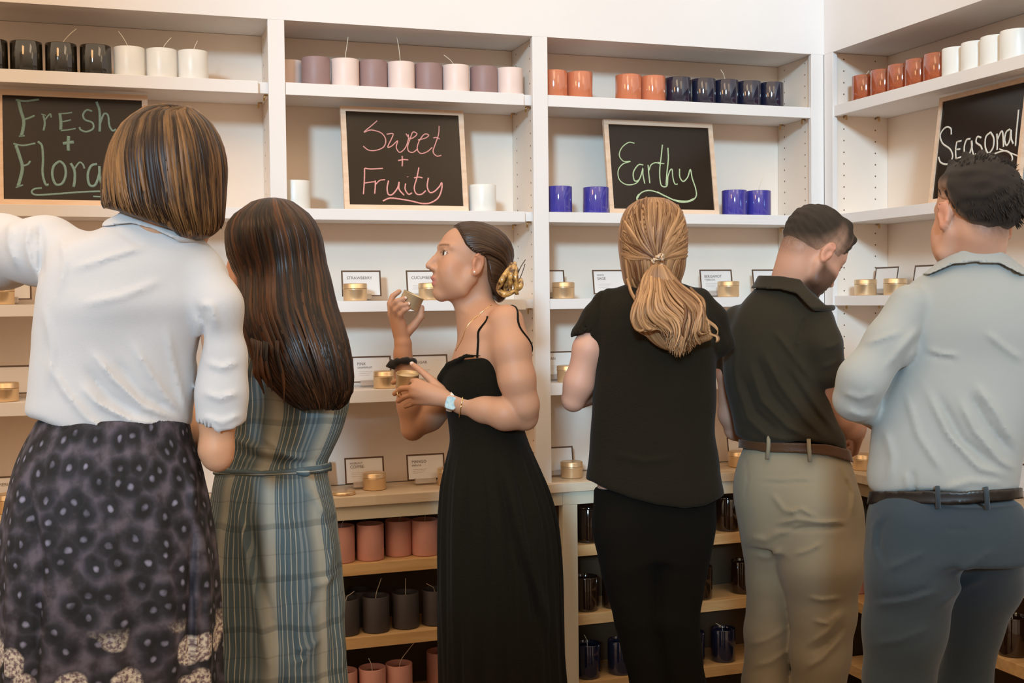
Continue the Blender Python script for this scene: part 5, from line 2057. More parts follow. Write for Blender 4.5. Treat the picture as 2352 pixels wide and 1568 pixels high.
    def hloc(P):
        L = unw(((P - O) @ A.T) / SV)
        d = smin(cr(L), bun(L), 0.03)
        hz = np.interp(L[:, 2], [-0.085, -0.045, -0.015, 0.010, 0.020, 0.035, 0.060, 0.085, 0.110], [-0.088, -0.058, -0.042, -0.030, 0.012, 0.030, 0.044, 0.056, 0.070])
        return smin_neg(d, (L[:, 1] - hz) * 0.7, 0.006).astype(F32) * 0.95
    paths = []
    hz_f = lambda z: float(np.interp(z, [0.010, 0.020, 0.035, 0.060, 0.085, 0.110], [-0.020, 0.010, 0.028, 0.042, 0.054, 0.066]))
    for i in range(300):
        sgn = -1 if rng.random() < 0.75 else 1
        z = rng.uniform(0.012, 0.118)
        xx = sgn * 0.078 * math.sqrt(max(0.0, 1 - ((z - 0.032) / 0.0885) ** 2))
        y = hz_f(z) + rng.uniform(-0.01, 0.0)
        e = np.array((-0.010 + rng.uniform(-0.02, 0.02), -0.105, -0.045 + rng.uniform(-0.03, 0.03)))
        a = np.array((xx, y, z))
        m1 = np.array((xx * 1.1, y * 0.5 - 0.03, z * 0.85 + 0.012))
        m2 = np.array((xx * 0.85, -0.095, z * 0.45 - 0.0))
        paths.append([hl_(*q) for q in (a, m1, m2, e)])
    lk = locks('locks', hloc, paths, 0.0042, None, None, org, off=0.0008, nseg=18, fr=0.35)
    lo2, hi2 = bbox_px((1020, 1215), (505, 700), w, 0.14)
    hm = hair_mat('sleek_brown_hair', (0.030, 0.014, 0.007), (0.10, 0.05, 0.024), 0.32, 0.55)

    def hflow(v):
        L = ((v - O) @ A.T)
        return np.stack([np.arctan2(L[:, 2] + 0.04, L[:, 0]) * 6, L[:, 1] * 20, np.zeros(len(v))], 1)
    hair_obj('hair', hloc, (lo2, hi2), 0.004, lk, hm, t, org, hflow)
    wisps = MB()
    for a, b, c in (((1186, 640), (1195, 615), (1207, 596)), ((1184, 640), (1190, 620), (1180, 600)), ((1185, 660), (1198, 630), (1206, 606))):
        wisps.tube([p - org for p in smooth_path([aw(*a, w - 0.02), aw(*b, w - 0.03), aw(*c, w - 0.03)], 4)], 0.0012, 5)
    wisps.build('loose_strands', hm, t)
    # claw clip
    tort = mat('tortoiseshell', (0.75, 0.42, 0.12), 0.12, coat=1.0, color2=(0.05, 0.015, 0.006), scale=75)
    cp = MB()
    for k, (p0, p1, p2) in enumerate([((1176, 604), (1166, 640), (1160, 668)), ((1182, 602), (1184, 640), (1187, 676)), ((1172, 612), (1152, 645), (1143, 664)),
                                      ((1196, 640), (1194, 658), (1180, 668)), ((1143, 664), (1160, 676), (1190, 664)), ((1180, 606), (1174, 636), (1172, 664))]):
        dw = -0.05 - 0.008 * (k % 3)
        cp.tube([p - org for p in smooth_path([aw(*p0, w + dw), aw(*p1, w + dw - 0.012), aw(*p2, w + dw)], 5)], [0.005, 0.007, 0.008, 0.0085, 0.009, 0.009, 0.0085, 0.008, 0.007, 0.006, 0.005], 8)
    cp.build('claw_clip', tort, t)
    # dress
    black = cloth('black_crinkle_cloth', (0.009, 0.007, 0.004), 0.5, 160, 0.95, sheen=0.02)
    dl = rings(w, 1.32, [(786, 1066, 1150, 1.95), (812, 1050, 1185, 1.8), (845, 1018, 1197, 1.45), (875, 1010, 1199, 1.38), (905, 1012, 1200), (940, 1024, 1200), (980, 1031, 1203), (1012, 1033, 1213), (1050, 1026, 1228),
                         (1100, 1017, 1248), (1150, 1012, 1266), (1210, 1009, 1279), (1300, 1008, 1287), (1450, 1009, 1293), (1568, 1011, 1300), (1800, 1006, 1320), (1990, 1000, 1335)])

    def gath(P):
        d = dl(P)
        a, z = dl.uv(P)
        zt = aw(1120, 1012, w)[2]
        dz = np.clip((zt - z) / 0.12, 0, 1)
        return d + dz * (0.0045 * np.sin(a * 17 + 1.2 * np.sin(z * 5)) + 0.0025 * np.sin(a * 37 + z * 2))
    neckline = below([(980, 872), (1000, 862), (1030, 832), (1068, 813), (1118, 817), (1135, 822), (1200, 812)], w - 0.12)
    df = inter(gath, lambda P: -(-neckline(P)) if False else neckline_neg(P, neckline), 0.004)
    ruf = pchain([(1012, 868, w - 0.06, 9), (1030, 838, w - 0.09, 7), (1070, 817, w - 0.15, 5), (1102, 817, w - 0.17, 3)], 0.004)
    ruf2 = pchain([(1012, 868, w - 0.04, 9), (1030, 838, w + 0.08, 7), (1075, 816, w + 0.14, 6)], 0.004)
    df = union(df, ruf, ruf2, k=0.008)
    df = folds2d(df, [(w, -0.012, 9, (1150, 1080), (1175, 1230), (1215, 1350), (1250, 1500)), (w, 0.012, 10, (1165, 1060), (1190, 1200), (1230, 1330), (1275, 1480)),
                      (w, 0.008, 9, (1060, 1060), (1050, 1250), (1055, 1500)), (w, -0.008, 9, (1085, 1060), (1085, 1250), (1090, 1500))])
    lo, hi = bbox_px((960, 1370), (795, 2010), w, 0.34)
    organic('dress', df, lo, hi, 0.0055, black, t, org)
    def lying(name, rows, r, m_, off=0.0006, flat=0.5):
        P = np.array(smooth_path([aw(*q) for q in rows], 6))
        P = project(body, P, off, 4).astype(float)
        return MB().tube([q - org for q in P], r, 8).build(name, m_, t)
    lying('strap', [(1068, 820, w - 0.19), (1082, 772, w - 0.16), (1098, 728, w - 0.14), (1101, 721, w - 0.12)], 0.0032, black)
    lying('strap', [(1160, 690, w - 0.0), (1172, 704, w - 0.1), (1194, 738, w - 0.175), (1212, 790, w - 0.16), (1222, 830, w - 0.1)], 0.0030, black)
    # worn things
    sil = mat('silicone_band', (0.74, 0.66, 0.55), 0.5)
    lilac = mat('watch_face', (0.30, 0.55, 0.66), 0.15, coat=1.0, color2=(0.55, 0.72, 0.75), scale=120)
    cN = aw(1038, 920, a_)
    axis = nrm(aw(1062, 925, a_) - aw(1030, 916, a_))
    def torus(c, ax, R, r, squash=1.0, lump=0.0, name='band', m_=sil, nn=40, wid=None):
        ax = nrm(ax)
        u = nrm(np.cross(ax, (0, 0, 1.0)))
        v = np.cross(ax, u)
        pts, rr = [], []
        for k in range(nn + 1):
            th = 2 * math.pi * k / nn
            pts.append(c + (u * math.cos(th) + v * math.sin(th) * squash) * R - org)
            rr.append(r * (1 + lump * math.sin(th * 7) + lump * 0.6 * math.sin(th * 13 + 1)))
        mb = MB().tube(pts, rr, 8, flat=None)
        if wid:
            vv = np.array(mb.v)
            for k in range(nn + 1):
                seg = vv[k * 8:(k + 1) * 8]
                cc_ = pts[k]
                o = seg - cc_
                al = (o @ ax)[:, None] * ax
                vv[k * 8:(k + 1) * 8] = cc_ + (o - al) + al * wid
            mb.v = [tuple(q) for q in vv]
        return mb.build(name, m_, t)
    torus(cN, axis, 0.0272, 0.0022, 1.05, name='watch_band', wid=4.0)
    F = -AX_F
    fc = aw(1036, 925, a_ - 0.031)
    ux = nrm(axis - F * (axis @ F))
    uy = np.cross(F, ux)
    wm = MB()
    vs, fs = [], []
    nn = 24
    for lay, (sc, dz) in enumerate([(0.0185, -0.007), (0.0195, -0.003), (0.0190, 0.0), (0.0165, 0.0012)]):
        for k in range(nn):
            th = 2 * math.pi * k / nn
            q = (abs(math.cos(th)) ** 4 + abs(math.sin(th)) ** 4) ** (-0.25)
            vs.append(fc + ux * math.cos(th) * q * sc * 0.88 + uy * math.sin(th) * q * sc + F * dz - org)
    for l_ in range(3):
        for k in range(nn):
            k2 = (k + 1) % nn
            fs.append((l_ * nn + k, l_ * nn + k2, (l_ + 1) * nn + k2, (l_ + 1) * nn + k))
    fs.append(tuple(range(nn))[::-1])
    wo = wm.add(vs, fs, False).build('watch_case', mat('rose_metal', (0.55, 0.40, 0.33), 0.3, metal=0.8), t)
    wf_ = MB().add([vs[3 * nn + k] for k in range(nn)], [tuple(range(nn))]).build('watch_screen', lilac, wo)
    for v in wf_.data.vertices:
        v.co = v.co + Vector(F * 0.0004)
    torus(aw(1061, 928, a_ - 0.01), axis * 1.0 + np.array((0, 0, 0.1)), 0.0325, 0.0018, 1.1, name='bracelet', m_=mat('gold_chain', (0.8, 0.6, 0.3), 0.25, metal=1))
    ftop = mat('black_scrunchie_cloth', (0.010, 0.008, 0.007), 0.9, sheen=0.2)
    torus(aw(926, 834, wf - 0.01), dirv(-0.12, 1, 0.25), 0.031, 0.0095, 1.0, 0.16, 'scrunchie', ftop)
    MB().tube([aw(902, 828, wf - 0.03) - org, aw(896, 838, wf - 0.035) - org, aw(908, 843, wf - 0.04) - org], [0.008, 0.013, 0.008], 10).build('scrunchie_bow', ftop, t)
    gold = bpy.data.materials['gold_chain']
    MB().lathe([(0.0001, -0.003), (0.0028, -0.001), (0.003, 0.001), (0.0001, 0.003)], n=12).build('earring', mat('pearl', (0.85, 0.8, 0.74), 0.2), t, hl_(-0.080, -0.006, -0.0335) - org)
    torus(aw(917, 905, a_ + 0.035), dirv(-1, -0.45, 0.5), 0.0088, 0.0013, name='ring', m_=gold, nn=20)
    lying('necklace', [(1128, 690, w - 0.075), (1095, 722, w - 0.09), (1064, 770, w - 0.09), (1048, 806, w - 0.06)], 0.0011, gold)
    shoe_pair(1130, 2020, w, t, org, LEATHER, -AX_R, 0.08)
    # nails
    nail = mat('pale_nail', (0.80, 0.66, 0.58), 0.25)
    for x, y, ww, r in ((931, 684, p_ - .0405, 3.6), (939, 697, p_ - .0425, 3.4), (946, 834, a_ + .044, 4.0)):
        c = aw(x, y, ww) - org
        vs, fs = [], []
        MBn = MB().lathe([(0.0001, 0.0010), (r * w / F_PX * 0.6, 0.0006), (r * w / F_PX, 0)], n=12)
        o_ = MBn.build('fingernail', nail, t)
        o_.location = c
        o_.rotation_euler = Vector(-AX_F).to_track_quat('Z', 'Y').to_euler()
    # the two tins she holds: separate things
    for (x, y, ww, ax, hh, lb, lidded) in ((944, 691, wf - 0.004, dirv(0.44, 0.89, -0.05), 0.040, 'open gold tin tilted up to the nose of the woman in the black dress', False),
                                           (936, 872, a_ + 0.052, dirv(0.05, 1, -0.25), 0.036, 'gold tin held low in the near hand of the woman in the black dress', True)):
        q = empty('candle_tin')
        r_ = 0.031
        MB().lathe([(0.0005, 0), (r_ - 0.003, 0), (r_ - 0.0008, 0.0008), (r_, 0.003), (r_, hh - 0.001), (r_ + 0.0012, hh), (r_, hh + 0.001), (r_ - 0.0012, hh), (r_ - 0.0014, hh * 0.7), (0.0005, hh * 0.7)], n=40).build('body', DULLGOLD, q)
        if lidded:
            MB().lathe([(0.0005, hh * 0.72), (r_ - 0.002, hh * 0.72), (r_ - 0.002, hh * 0.8), (0.0005, hh * 0.8)], n=32).build('wax', GOLDIN, q)
        q.rotation_euler = Vector(ax).to_track_quat('Z', 'Y').to_euler()
        q.location = Vector(aw(x, y, ww) - ax * hh * 0.5)
        tag(q, lb, 'tin')


def neckline_neg(P, g):
    return -g(P)


DULLGOLD = mat('olive_gold', (0.62, 0.48, 0.28), 0.4, metal=0.55)


# ------------------------------------------------------------------ woman with the wavy ponytail
def woman_ponytail():
    w = 3.2
    t, org = person(1500, 1000, w, 'person with a wavy blonde half-up ponytail, black flutter-sleeve top and black trousers')
    O = aw(1500, 565, w + 0.02)
    A = frame_of(dirv(-0.05, -0.15, 1), AX_U)
    base = (0.64, 0.37, 0.27)
    head = local(head_fn(True, True), O, A, 0.97)
    neck = chain([O + A.T @ np.array((0, -0.02, -0.06)), aw(1500, 690, w)], [0.046, 0.052], 0.01)
    torso = rings(w, 0.5, [(680, 1420, 1590), (760, 1390, 1620), (1000, 1380, 1620), (1150, 1370, 1640)])
    al = pchain([(1378, 735, w, 26), (1352, 800, w, 34), (1330, 880, w + 0.01, 33), (1317, 918, w + 0.02, 28)], 0.02)
    fl = pchain([(1318, 915, w + 0.03, 28), (1360, 900, w + 0.14, 28), (1420, 880, w + 0.28, 19)], 0.01)
    ar = pchain([(1610, 730, w, 28), (1618, 800, w + 0.05, 28), (1608, 870, w + 0.14, 24), (1580, 890, w + 0.3, 19)], 0.02)
    hands = union(hand_fn(aw(1424, 878, w + 0.29), dirv(0.5, 0.1, 0.7), dirv(0, -1, 0)), hand_fn(aw(1576, 890, w + 0.31), dirv(-0.5, 0.1, 0.7), dirv(0, -1, 0), -1), k=0)
    f = union(union(head, neck, torso, k=0.02), al, ar, k=0.02)
    f = union(f, fl, hands, k=0.006)
    lo, hi = bbox_px((1240, 1740), (430, 1160), w + 0.12, 0.45)
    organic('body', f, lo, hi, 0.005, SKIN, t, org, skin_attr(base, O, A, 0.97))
    hl = rings(w, 1.05, [(462, 1462, 1538), (472, 1446, 1554), (490, 1433, 1566), (515, 1426, 1573), (550, 1422, 1577), (590, 1423, 1576), (625, 1428, 1572), (650, 1434, 1562), (668, 1445, 1552)])
    dome = ell(aw(1500, 545, w), (0.085, 0.092, 0.106))
    hf = union(hl, dome, k=0.02)
    hf = minus(hf, ell(O + A.T @ np.array((0, 0.10, -0.05)), (0.085, 0.07, 0.13), A), 0.01)
    paths = []
    tie = aw(1512, 600, w - 0.105)
    zt, zb = aw(1500, 470, w)[2], aw(1500, 600, w)[2]
    for i in range(240):
        if i < 170:                                   # swept from the front and sides back to the tie
            ph = rng.uniform(0, 2 * math.pi)
            st = surf(hl, ph, rng.uniform(zb, zt))
            top = aw(1500, 458, w) + np.array((rng.uniform(-0.05, 0.05), rng.uniform(-0.06, 0.06), 0))
            side = rng.choice((-1, 1))
            xx = side * rng.uniform(0.0, 76)
            y0 = 600 - 148 * math.sqrt(max(0, 1 - (xx / 78) ** 2)) * rng.uniform(0.15, 1.0)
            a = aw(1500 + xx, y0, w - 0.02 - 0.05 * rng.random())
            m1 = aw(1500 + xx * 0.82, y0 + (600 - y0) * 0.45, w - 0.085)
            m2 = aw(1508 + xx * 0.35, 596 - 0.12 * (600 - y0), w - 0.105)
            paths.append([a, m1, m2, tie])
        else:                                        # loose hair below the tie
            xx = rng.uniform(-74, 70)
            paths.append([aw(1500 + xx * 0.98, 575 + abs(xx) * 0.3, w - 0.07), aw(1500 + xx, 615, w - 0.09), aw(1500 + xx * 0.9, 655, w - 0.09), aw(1505 + xx * 0.75, 690, w - 0.10)])
    lk = locks('l', hf, paths, 0.0046, None, None, org, off=0.001, nseg=18, fr=0.4)
    # the tail
    wt = w - 0.155
    tl = rings(wt, 0.35, [(606, 1496, 1530), (640, 1474, 1556), (680, 1458, 1590), (720, 1460, 1612), (760, 1476, 1632), (790, 1502, 1632), (806, 1530, 1590)])
    hf2 = inter(tl, below([(1440, 760), (1480, 780), (1525, 812), (1560, 806), (1600, 792), (1650, 775)], wt), 0.01)
    paths2 = []
    for i in range(460):
        u = rng.uniform(-1, 1)
        yb = np.interp(u, [-1, -0.3, 0.1, 0.5, 1], [745, 800, 815, 800, 775]) + rng.uniform(-26, 8)
        xb = 1560 + 68 * u
        xm = 1530 + 72 * u
        dw = rng.uniform(-0.03, 0.02)
        paths2.append([aw(1512 + u * 8, 603, w - 0.115), aw(1512 + u * 36, 640, w - 0.14 + dw), aw(xm, 700, wt - 0.03 + dw), aw(xm + 18 + rng.uniform(-8, 8), 750, wt - 0.035 + dw), aw(xb, yb, wt - 0.03 + dw)])
    paths2 += [[aw(1440, 640, w - 0.09), aw(1452, 680, w - 0.13), aw(1462, 730, w - 0.17), aw(1485, 775, w - 0.18)], [aw(1600, 700, w - 0.15), aw(1625, 740, w - 0.17), aw(1645, 768, w - 0.18), aw(1640, 776, w - 0.19)],
               [aw(1585, 660, w - 0.13), aw(1612, 690, w - 0.16), aw(1634, 735, w - 0.17), aw(1638, 770, w - 0.17)]] * 4
    l2 = locks('l', None, paths2, 0.0040, None, None, org, nseg=34, wav=0.0125, fr=0.6)
    v2, f2 = sdf_mesh(hf2, *bbox_px((1440, 1660), (590, 830), wt, 0.1), 0.006)
    fl2 = flow_of(tl, 2.0)(v2)
    lk = (np.concatenate([lk[0], l2[0], v2]), np.concatenate([lk[1], l2[1] + len(lk[0]), f2 + len(lk[0]) + len(l2[0])]), np.concatenate([lk[2], l2[2], fl2]))
    hm = hair_mat('blonde_hair', (0.11, 0.042, 0.014), (0.60, 0.34, 0.16), 0.45, 0.50)
    hair_obj('hair', hf, bbox_px((1400, 1600), (440, 690), w, 0.17), 0.005, lk, hm, t, org, flow_of(hl))
    cl = MB()
    for i in range(9):
        a = rng.uniform(0, 6.28)
        c = aw(1512 + 11 * math.cos(a), 600 + 10 * math.sin(a), w - 0.125) - org
        cl.tube([c + rng.normal(size=3) * 0.004, c + rng.normal(size=3) * 0.006, c + rng.normal(size=3) * 0.004], [0.003, 0.0045, 0.003], 8)
    cl.build('hair_clip', mat('pearly_clip', (0.75, 0.62, 0.48), 0.2, coat=0.8, color2=(0.45, 0.27, 0.13), scale=150), t)
    # top
    blk = cloth('black_blouse_cloth', (0.014, 0.011, 0.006), 0.4, 220, 0.9, sheen=0.05)
    tp = rings(w, 0.66, [(644, 1462, 1548, 0.8), (656, 1425, 1580, 0.65), (672, 1392, 1606, 0.55), (700, 1372, 1622), (740, 1362, 1634), (800, 1364, 1640), (860, 1366, 1642), (920, 1362, 1642), (1000, 1356, 1643), (1050, 1351, 1650),
                        (1090, 1347, 1655), (1130, 1346, 1662), (1175, 1350, 1664)])
    sl = pchain([(1396, 690, w, 30), (1370, 730, w, 34), (1348, 772, w, 38)], 0.02)
    sr = pchain([(1606, 690, w, 30), (1634, 735, w, 34), (1652, 790, w, 36)], 0.02)
    sl = inter(sl, below([(1290, 783), (1320, 772), (1350, 766), (1372, 788), (1400, 808)], w), 0.004)
    sr = inter(sr, below([(1590, 830), (1640, 820), (1660, 818), (1684, 800)], w), 0.004)
    sl = minus(sl, pchain([(1352, 775, w, 33), (1340, 830, w, 38)]), 0.003)
    tf = inter(tp, below([(1330, 1096), (1360, 1104), (1400, 1125), (1450, 1145), (1510, 1160), (1570, 1167), (1620, 1160), (1650, 1146), (1680, 1128)], w), 0.006)
    tf = union(tf, sl, sr, k=0.02)
    tf = folds2d(tf, [(w, -0.006, 4, (1390, 655), (1378, 700), (1376, 760)), (w, 0.006, 5, (1375, 665), (1352, 710), (1336, 755)), (w, -0.005, 4, (1365, 680), (1348, 720), (1344, 760)),
                      (w, 0.004, 12, (1420, 800), (1430, 950), (1420, 1080)), (w, 0.004, 12, (1560, 850), (1570, 980), (1590, 1120)),
                      (w, 0.004, 8, (1400, 1040), (1480, 1060), (1560, 1050)), (w, 0.004, 6, (1630, 720), (1655, 760), (1670, 800))])
    tf = wrinkle(tf, 0.002, 22)
    organic('blouse', tf, *bbox_px((1290, 1710), (620, 1190), w, 0.28), 0.005, blk, t, org)
    blk2 = cloth('black_trouser_cloth', (0.006, 0.005, 0.003), 0.3, 300, 0.95, sheen=0.01)
    hip = rings(w, 0.56, [(1120, 1364, 1642), (1180, 1362, 1642), (1230, 1370, 1634), (1280, 1382, 1620)])
    lg = union(pchain([(1436, 1210, w, 70), (1445, 1300, w, 66), (1463, 1420, w, 52), (1490, 1568, w, 42), (1500, 1700, w, 38), (1505, 2080, w, 34)]),
               pchain([(1565, 1210, w, 70), (1562, 1300, w, 63), (1552, 1420, w, 54), (1575, 1568, w, 44), (1585, 1700, w, 38), (1590, 2080, w, 34)]), k=0.008)
    organic('trousers', wrinkle(union(hip, lg, k=0.03), 0.0015, 25), *bbox_px((1300, 1720), (1070, 2110), w, 0.26), 0.0065, blk2, t, org)
    shoe_pair(1545, 2080, w, t, org, LEATHER, AX_F, 0.055)


# ------------------------------------------------------------------ man in the dark polo
def fade_mat(name):
    m = skin_mat(name)
    b = m.node_tree.nodes['Principled BSDF']
    b.inputs['Subsurface Weight'].default_value = 0
    b.inputs['Roughness'].default_value = 0.7
    for n in m.node_tree.nodes:
        if n.type == 'BUMP':
            n.inputs['Strength'].default_value = 0.6
            n.inputs['Distance'].default_value = 0.003
    return m


def cap_attr(O, A, s, zcut, dark, skin, span=0.05):
    ys, zs = [p[0] for p in zcut], [p[1] for p in zcut]

    def fn(v):
        L = ((v - O) @ A.T) / s
        zc = np.interp(L[:, 1], ys, zs)
        t = np.maximum(sstep(L[:, 2], zc - 0.004, zc + span), sstep(L[:, 1], 0.020, 0.05))
        n = 0.5 + 0.5 * np.sin(L[:, 0] * 700 + np.sin(L[:, 2] * 300) * 2) * np.sin(L[:, 1] * 620 + L[:, 2] * 400)
        t = np.clip(t + (n - 0.5) * 0.25 * (1 - t), 0, 1)
        c = mixc(np.tile(np.array(skin, float), (len(v), 1)), dark, t)
        c = c * (0.8 + 0.5 * n)[:, None]
        return {'Col': np.clip(c, 0, 1)}
    return fn


def short_hair(O, A, s, zcut, ycut=None, thick=0.010, side=None, span=0.04):
    """cap over the skull above a hairline; zcut: (y, z) pairs of the lower edge"""
    ys = [p[0] for p in zcut]
    zs = [p[1] for p in zcut]
    cr = ell((0, -0.012, 0.030), (0.0735, 0.0965, 0.0825))
    K = [(rng.normal(size=3) * 150, rng.uniform(0, 6)) for _ in range(6)]

    def f(P):
        L = ((P - O) @ A.T) / s
        d = cr(L)
        m = np.abs(d) < 0.02
        n = np.zeros(len(L))
        for k, p in K:
            n[m] += np.sin(L[m] @ k + p)
        zc = np.interp(L[:, 1], ys, zs)
        d = d - (0.001 + thick * sstep(L[:, 2], zc, zc + span)) - 0.0007 * n
        return (smin_neg(d, (zc - L[:, 2]) * 0.8, 0.006) * s).astype(F32)
    return f


def man_polo():
    w = 3.3
    t, org = person(1830, 1050, w, 'person with a dark fade haircut and beard, dark polo shirt and khaki trousers, looking down')
    O = aw(1872, 576, w)
    A = frame_of(dirv(0.70, -0.60, 0.38), dirv(0.45, 0.85, 0.1))
    S_ = 1.0
    base = (0.60, 0.33, 0.225)
    head = local(head_fn(False, True), O, A, S_)
    L2W = lambda x, y, z: O + np.array((x, y, z)) @ A * S_
    neck = union(chain([L2W(0, -0.045, -0.03), aw(1800, 700, w + 0.02)], [0.052, 0.054]), chain([L2W(0, -0.01, -0.07), aw(1825, 700, w + 0.05)], [0.040, 0.050]), k=0.03)
    torso = rings(w, 0.55, [(700, 1740, 1850), (780, 1710, 1880), (1000, 1720, 1900)])
    ua = pchain([(1874, 765, w - 0.05, 28), (1893, 860, w - 0.06, 29), (1928, 955, w + 0.02, 34), (1945, 975, w + 0.05, 31)], 0.02)
    fa = pchain([(1945, 975, w + 0.05, 31), (1962, 984, w + 0.14, 26), (1968, 996, w + 0.24, 19)], 0.01)
    ua2 = pchain([(1700, 765, w + 0.06, 28), (1678, 850, w + 0.1, 31), (1680, 950, w + 0.14, 28), (1690, 985, w + 0.16, 26)], 0.02)
    fa2 = pchain([(1690, 985, w + 0.16, 26), (1750, 1010, w + 0.3, 24), (1840, 1010, w + 0.4, 19)], 0.01)
    hd1 = hand_fn(aw(1968, 998, w + 0.25), dirv(0.1, -0.35, 0.85), dirv(-0.9, -0.2, 0.1), 1, 0.75)
    hd2 = hand_fn(aw(1850, 1010, w + 0.42), dirv(0.95, 0.05, 0.25), dirv(0.1, 0.2, -0.9), 1, 0.7)
    f = union(union(head, neck, k=0.012), torso, k=0.03)
    f = union(f, ua, ua2, k=0.03)
    f = union(f, fa, fa2, hd1, hd2, k=0.008)
    ZC = [(-0.12, -0.110), (-0.09, -0.100), (-0.06, -0.075), (-0.035, -0.030), (-0.02, 0.005), (0.0, 0.012), (0.015, -0.020), (0.028, -0.020), (0.040, 0.010), (0.056, 0.034), (0.072, 0.058), (0.09, 0.072)]
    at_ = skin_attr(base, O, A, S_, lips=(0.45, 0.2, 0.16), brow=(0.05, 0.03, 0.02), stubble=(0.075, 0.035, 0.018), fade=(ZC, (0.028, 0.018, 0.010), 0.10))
    organic('body', f, *bbox_px((1630, 2060), (455, 1070), w + 0.15, 0.42), 0.004, SKIN, t, org, at_)
    eyes(O, A, S_, t, org)
    hf = short_hair(O, A, S_, ZC, thick=0.009, span=0.07)
    quiff = local(union(cone((-0.03, 0.058, 0.086), (0.03, 0.058, 0.086), 0.013, 0.013), cone((-0.03, 0.02, 0.104), (0.03, 0.02, 0.104), 0.014, 0.014), k=0.02), O, A, S_)
    hf = union(hf, wrinkle(quiff, 0.001, 180), k=0.02)
    organic('hair', hf, *bbox_px((1760, 2000), (450, 640), w, 0.17), 0.0035, fade_mat('faded_hair'), t, org, cap_attr(O, A, S_, ZC, (0.028, 0.018, 0.010), (0.52, 0.30, 0.20), 0.10))
    # polo
    polo = cloth('dark_polo_cloth', (0.030, 0.024, 0.014), 0.15, 800, 0.8, sheen=0.12)
    tp = rings(w, 0.62, [(648, 1752, 1840, 0.95), (664, 1732, 1858, 0.8), (690, 1708, 1882, 0.68), (720, 1690, 1906, 0.64), (760, 1674, 1914), (800, 1664, 1908), (840, 1661, 1900), (880, 1664, 1896), (930, 1674, 1904), (970, 1684, 1918),
                         (1000, 1692, 1934), (1018, 1704, 1938), (1040, 1718, 1940)])
    sl = pchain([(1872, 735, w - 0.06, 40), (1888, 790, w - 0.07, 44), (1900, 855, w - 0.06, 40)], 0.02)
    sl = inter(sl, below([(1840, 905), (1872, 896), (1915, 888), (1945, 860), (1960, 840)], w - 0.06), 0.004)
    sl2 = pchain([(1700, 740, w + 0.06, 42), (1684, 800, w + 0.09, 42), (1680, 845, w + 0.1, 36)], 0.02)
    tf = inter(tp, below([(1650, 990), (1690, 1002), (1740, 1018), (1800, 1014), (1860, 1012), (1910, 1022), (1945, 1035), (1990, 1050)], w), 0.008)
    tf = union(tf, sl, inter(sl2, below([(1640, 870), (1720, 888)], w + 0.1), 0.004), k=0.02)
    tf = folds2d(tf, [
        (w, 0.010, 8, (1750, 800), (1790, 880), (1850, 960), (1900, 1010)), (w, 0.009, 7, (1720, 830), (1750, 920), (1810, 980), (1860, 1005)),
        (w, 0.008, 7, (1695, 880), (1715, 960), (1760, 1000), (1820, 1012)), (w, -0.008, 8, (1735, 815), (1770, 905), (1830, 975)),
        (w, -0.008, 7, (1705, 860), (1735, 945), (1790, 995)), (w, 0.008, 7, (1780, 760), (1810, 800), (1870, 880)), (w, -0.008, 7, (1800, 840), (1850, 920), (1905, 990)),
        (w, 0.006, 7, (1830, 860), (1880, 940), (1925, 1000)), (w - 0.06, -0.006, 3.5, (1872, 705), (1845, 740), (1830, 800), (1838, 870)),
        (w - 0.06, 0.005, 6, (1890, 800), (1915, 795), (1935, 785)), (w - 0.06, 0.005, 6, (1885, 845), (1915, 835), (1940, 815)), (w, 0.006, 8, (1690, 760), (1685, 850), (1700, 940))])
    tf = wrinkle(tf, 0.002, 22)
    organic('polo_shirt', tf, *bbox_px((1620, 1990), (630, 1060), w + 0.02, 0.3), 0.005, polo, t, org)
    # collar round the neck
    cl = shell(offset(rings(w, 0.95, [(622, 1756, 1836), (650, 1742, 1858), (672, 1726, 1884), (705, 1700, 1906)]), 0.006), 0.005)
    cu = below([(1730, 632), (1790, 633), (1838, 641), (1868, 676), (1895, 700)], w)
    cd_ = below([(1720, 662), (1790, 664), (1830, 674), (1858, 704), (1900, 740)], w)
    cl = inter(inter(cl, cd_, 0.003), lambda P: -cu(P), 0.003)
    organic('collar', cl, *bbox_px((1690, 1920), (600, 760), w + 0.02, 0.2), 0.004, polo, t, org)
    # trousers
    kh = cloth('khaki_twill', (0.27, 0.225, 0.15), 0.15, 900, 0.75)
    hip = rings(w, 0.62, [(1020, 1712, 1938), (1045, 1702, 1944), (1075, 1692, 1956), (1110, 1685, 1966), (1150, 1686, 1976), (1200, 1698, 1982), (1250, 1712, 1984)])
    lr = pchain([(1862, 1170, w - 0.03, 92), (1885, 1290, w - 0.03, 96), (1890, 1400, w - 0.01, 74), (1884, 1500, w, 66), (1878, 1600, w + 0.02, 58), (1870, 2040, w + 0.04, 48)], 0.02)
    ll = pchain([(1770, 1180, w + 0.04, 76), (1768, 1330, w + 0.06, 52), (1764, 1450, w + 0.07, 50), (1760, 1568, w + 0.08, 52), (1765, 1960, w + 0.1, 46)], 0.02)
    tf = union(union(hip, lr, k=0.03), ll, k=0.012)
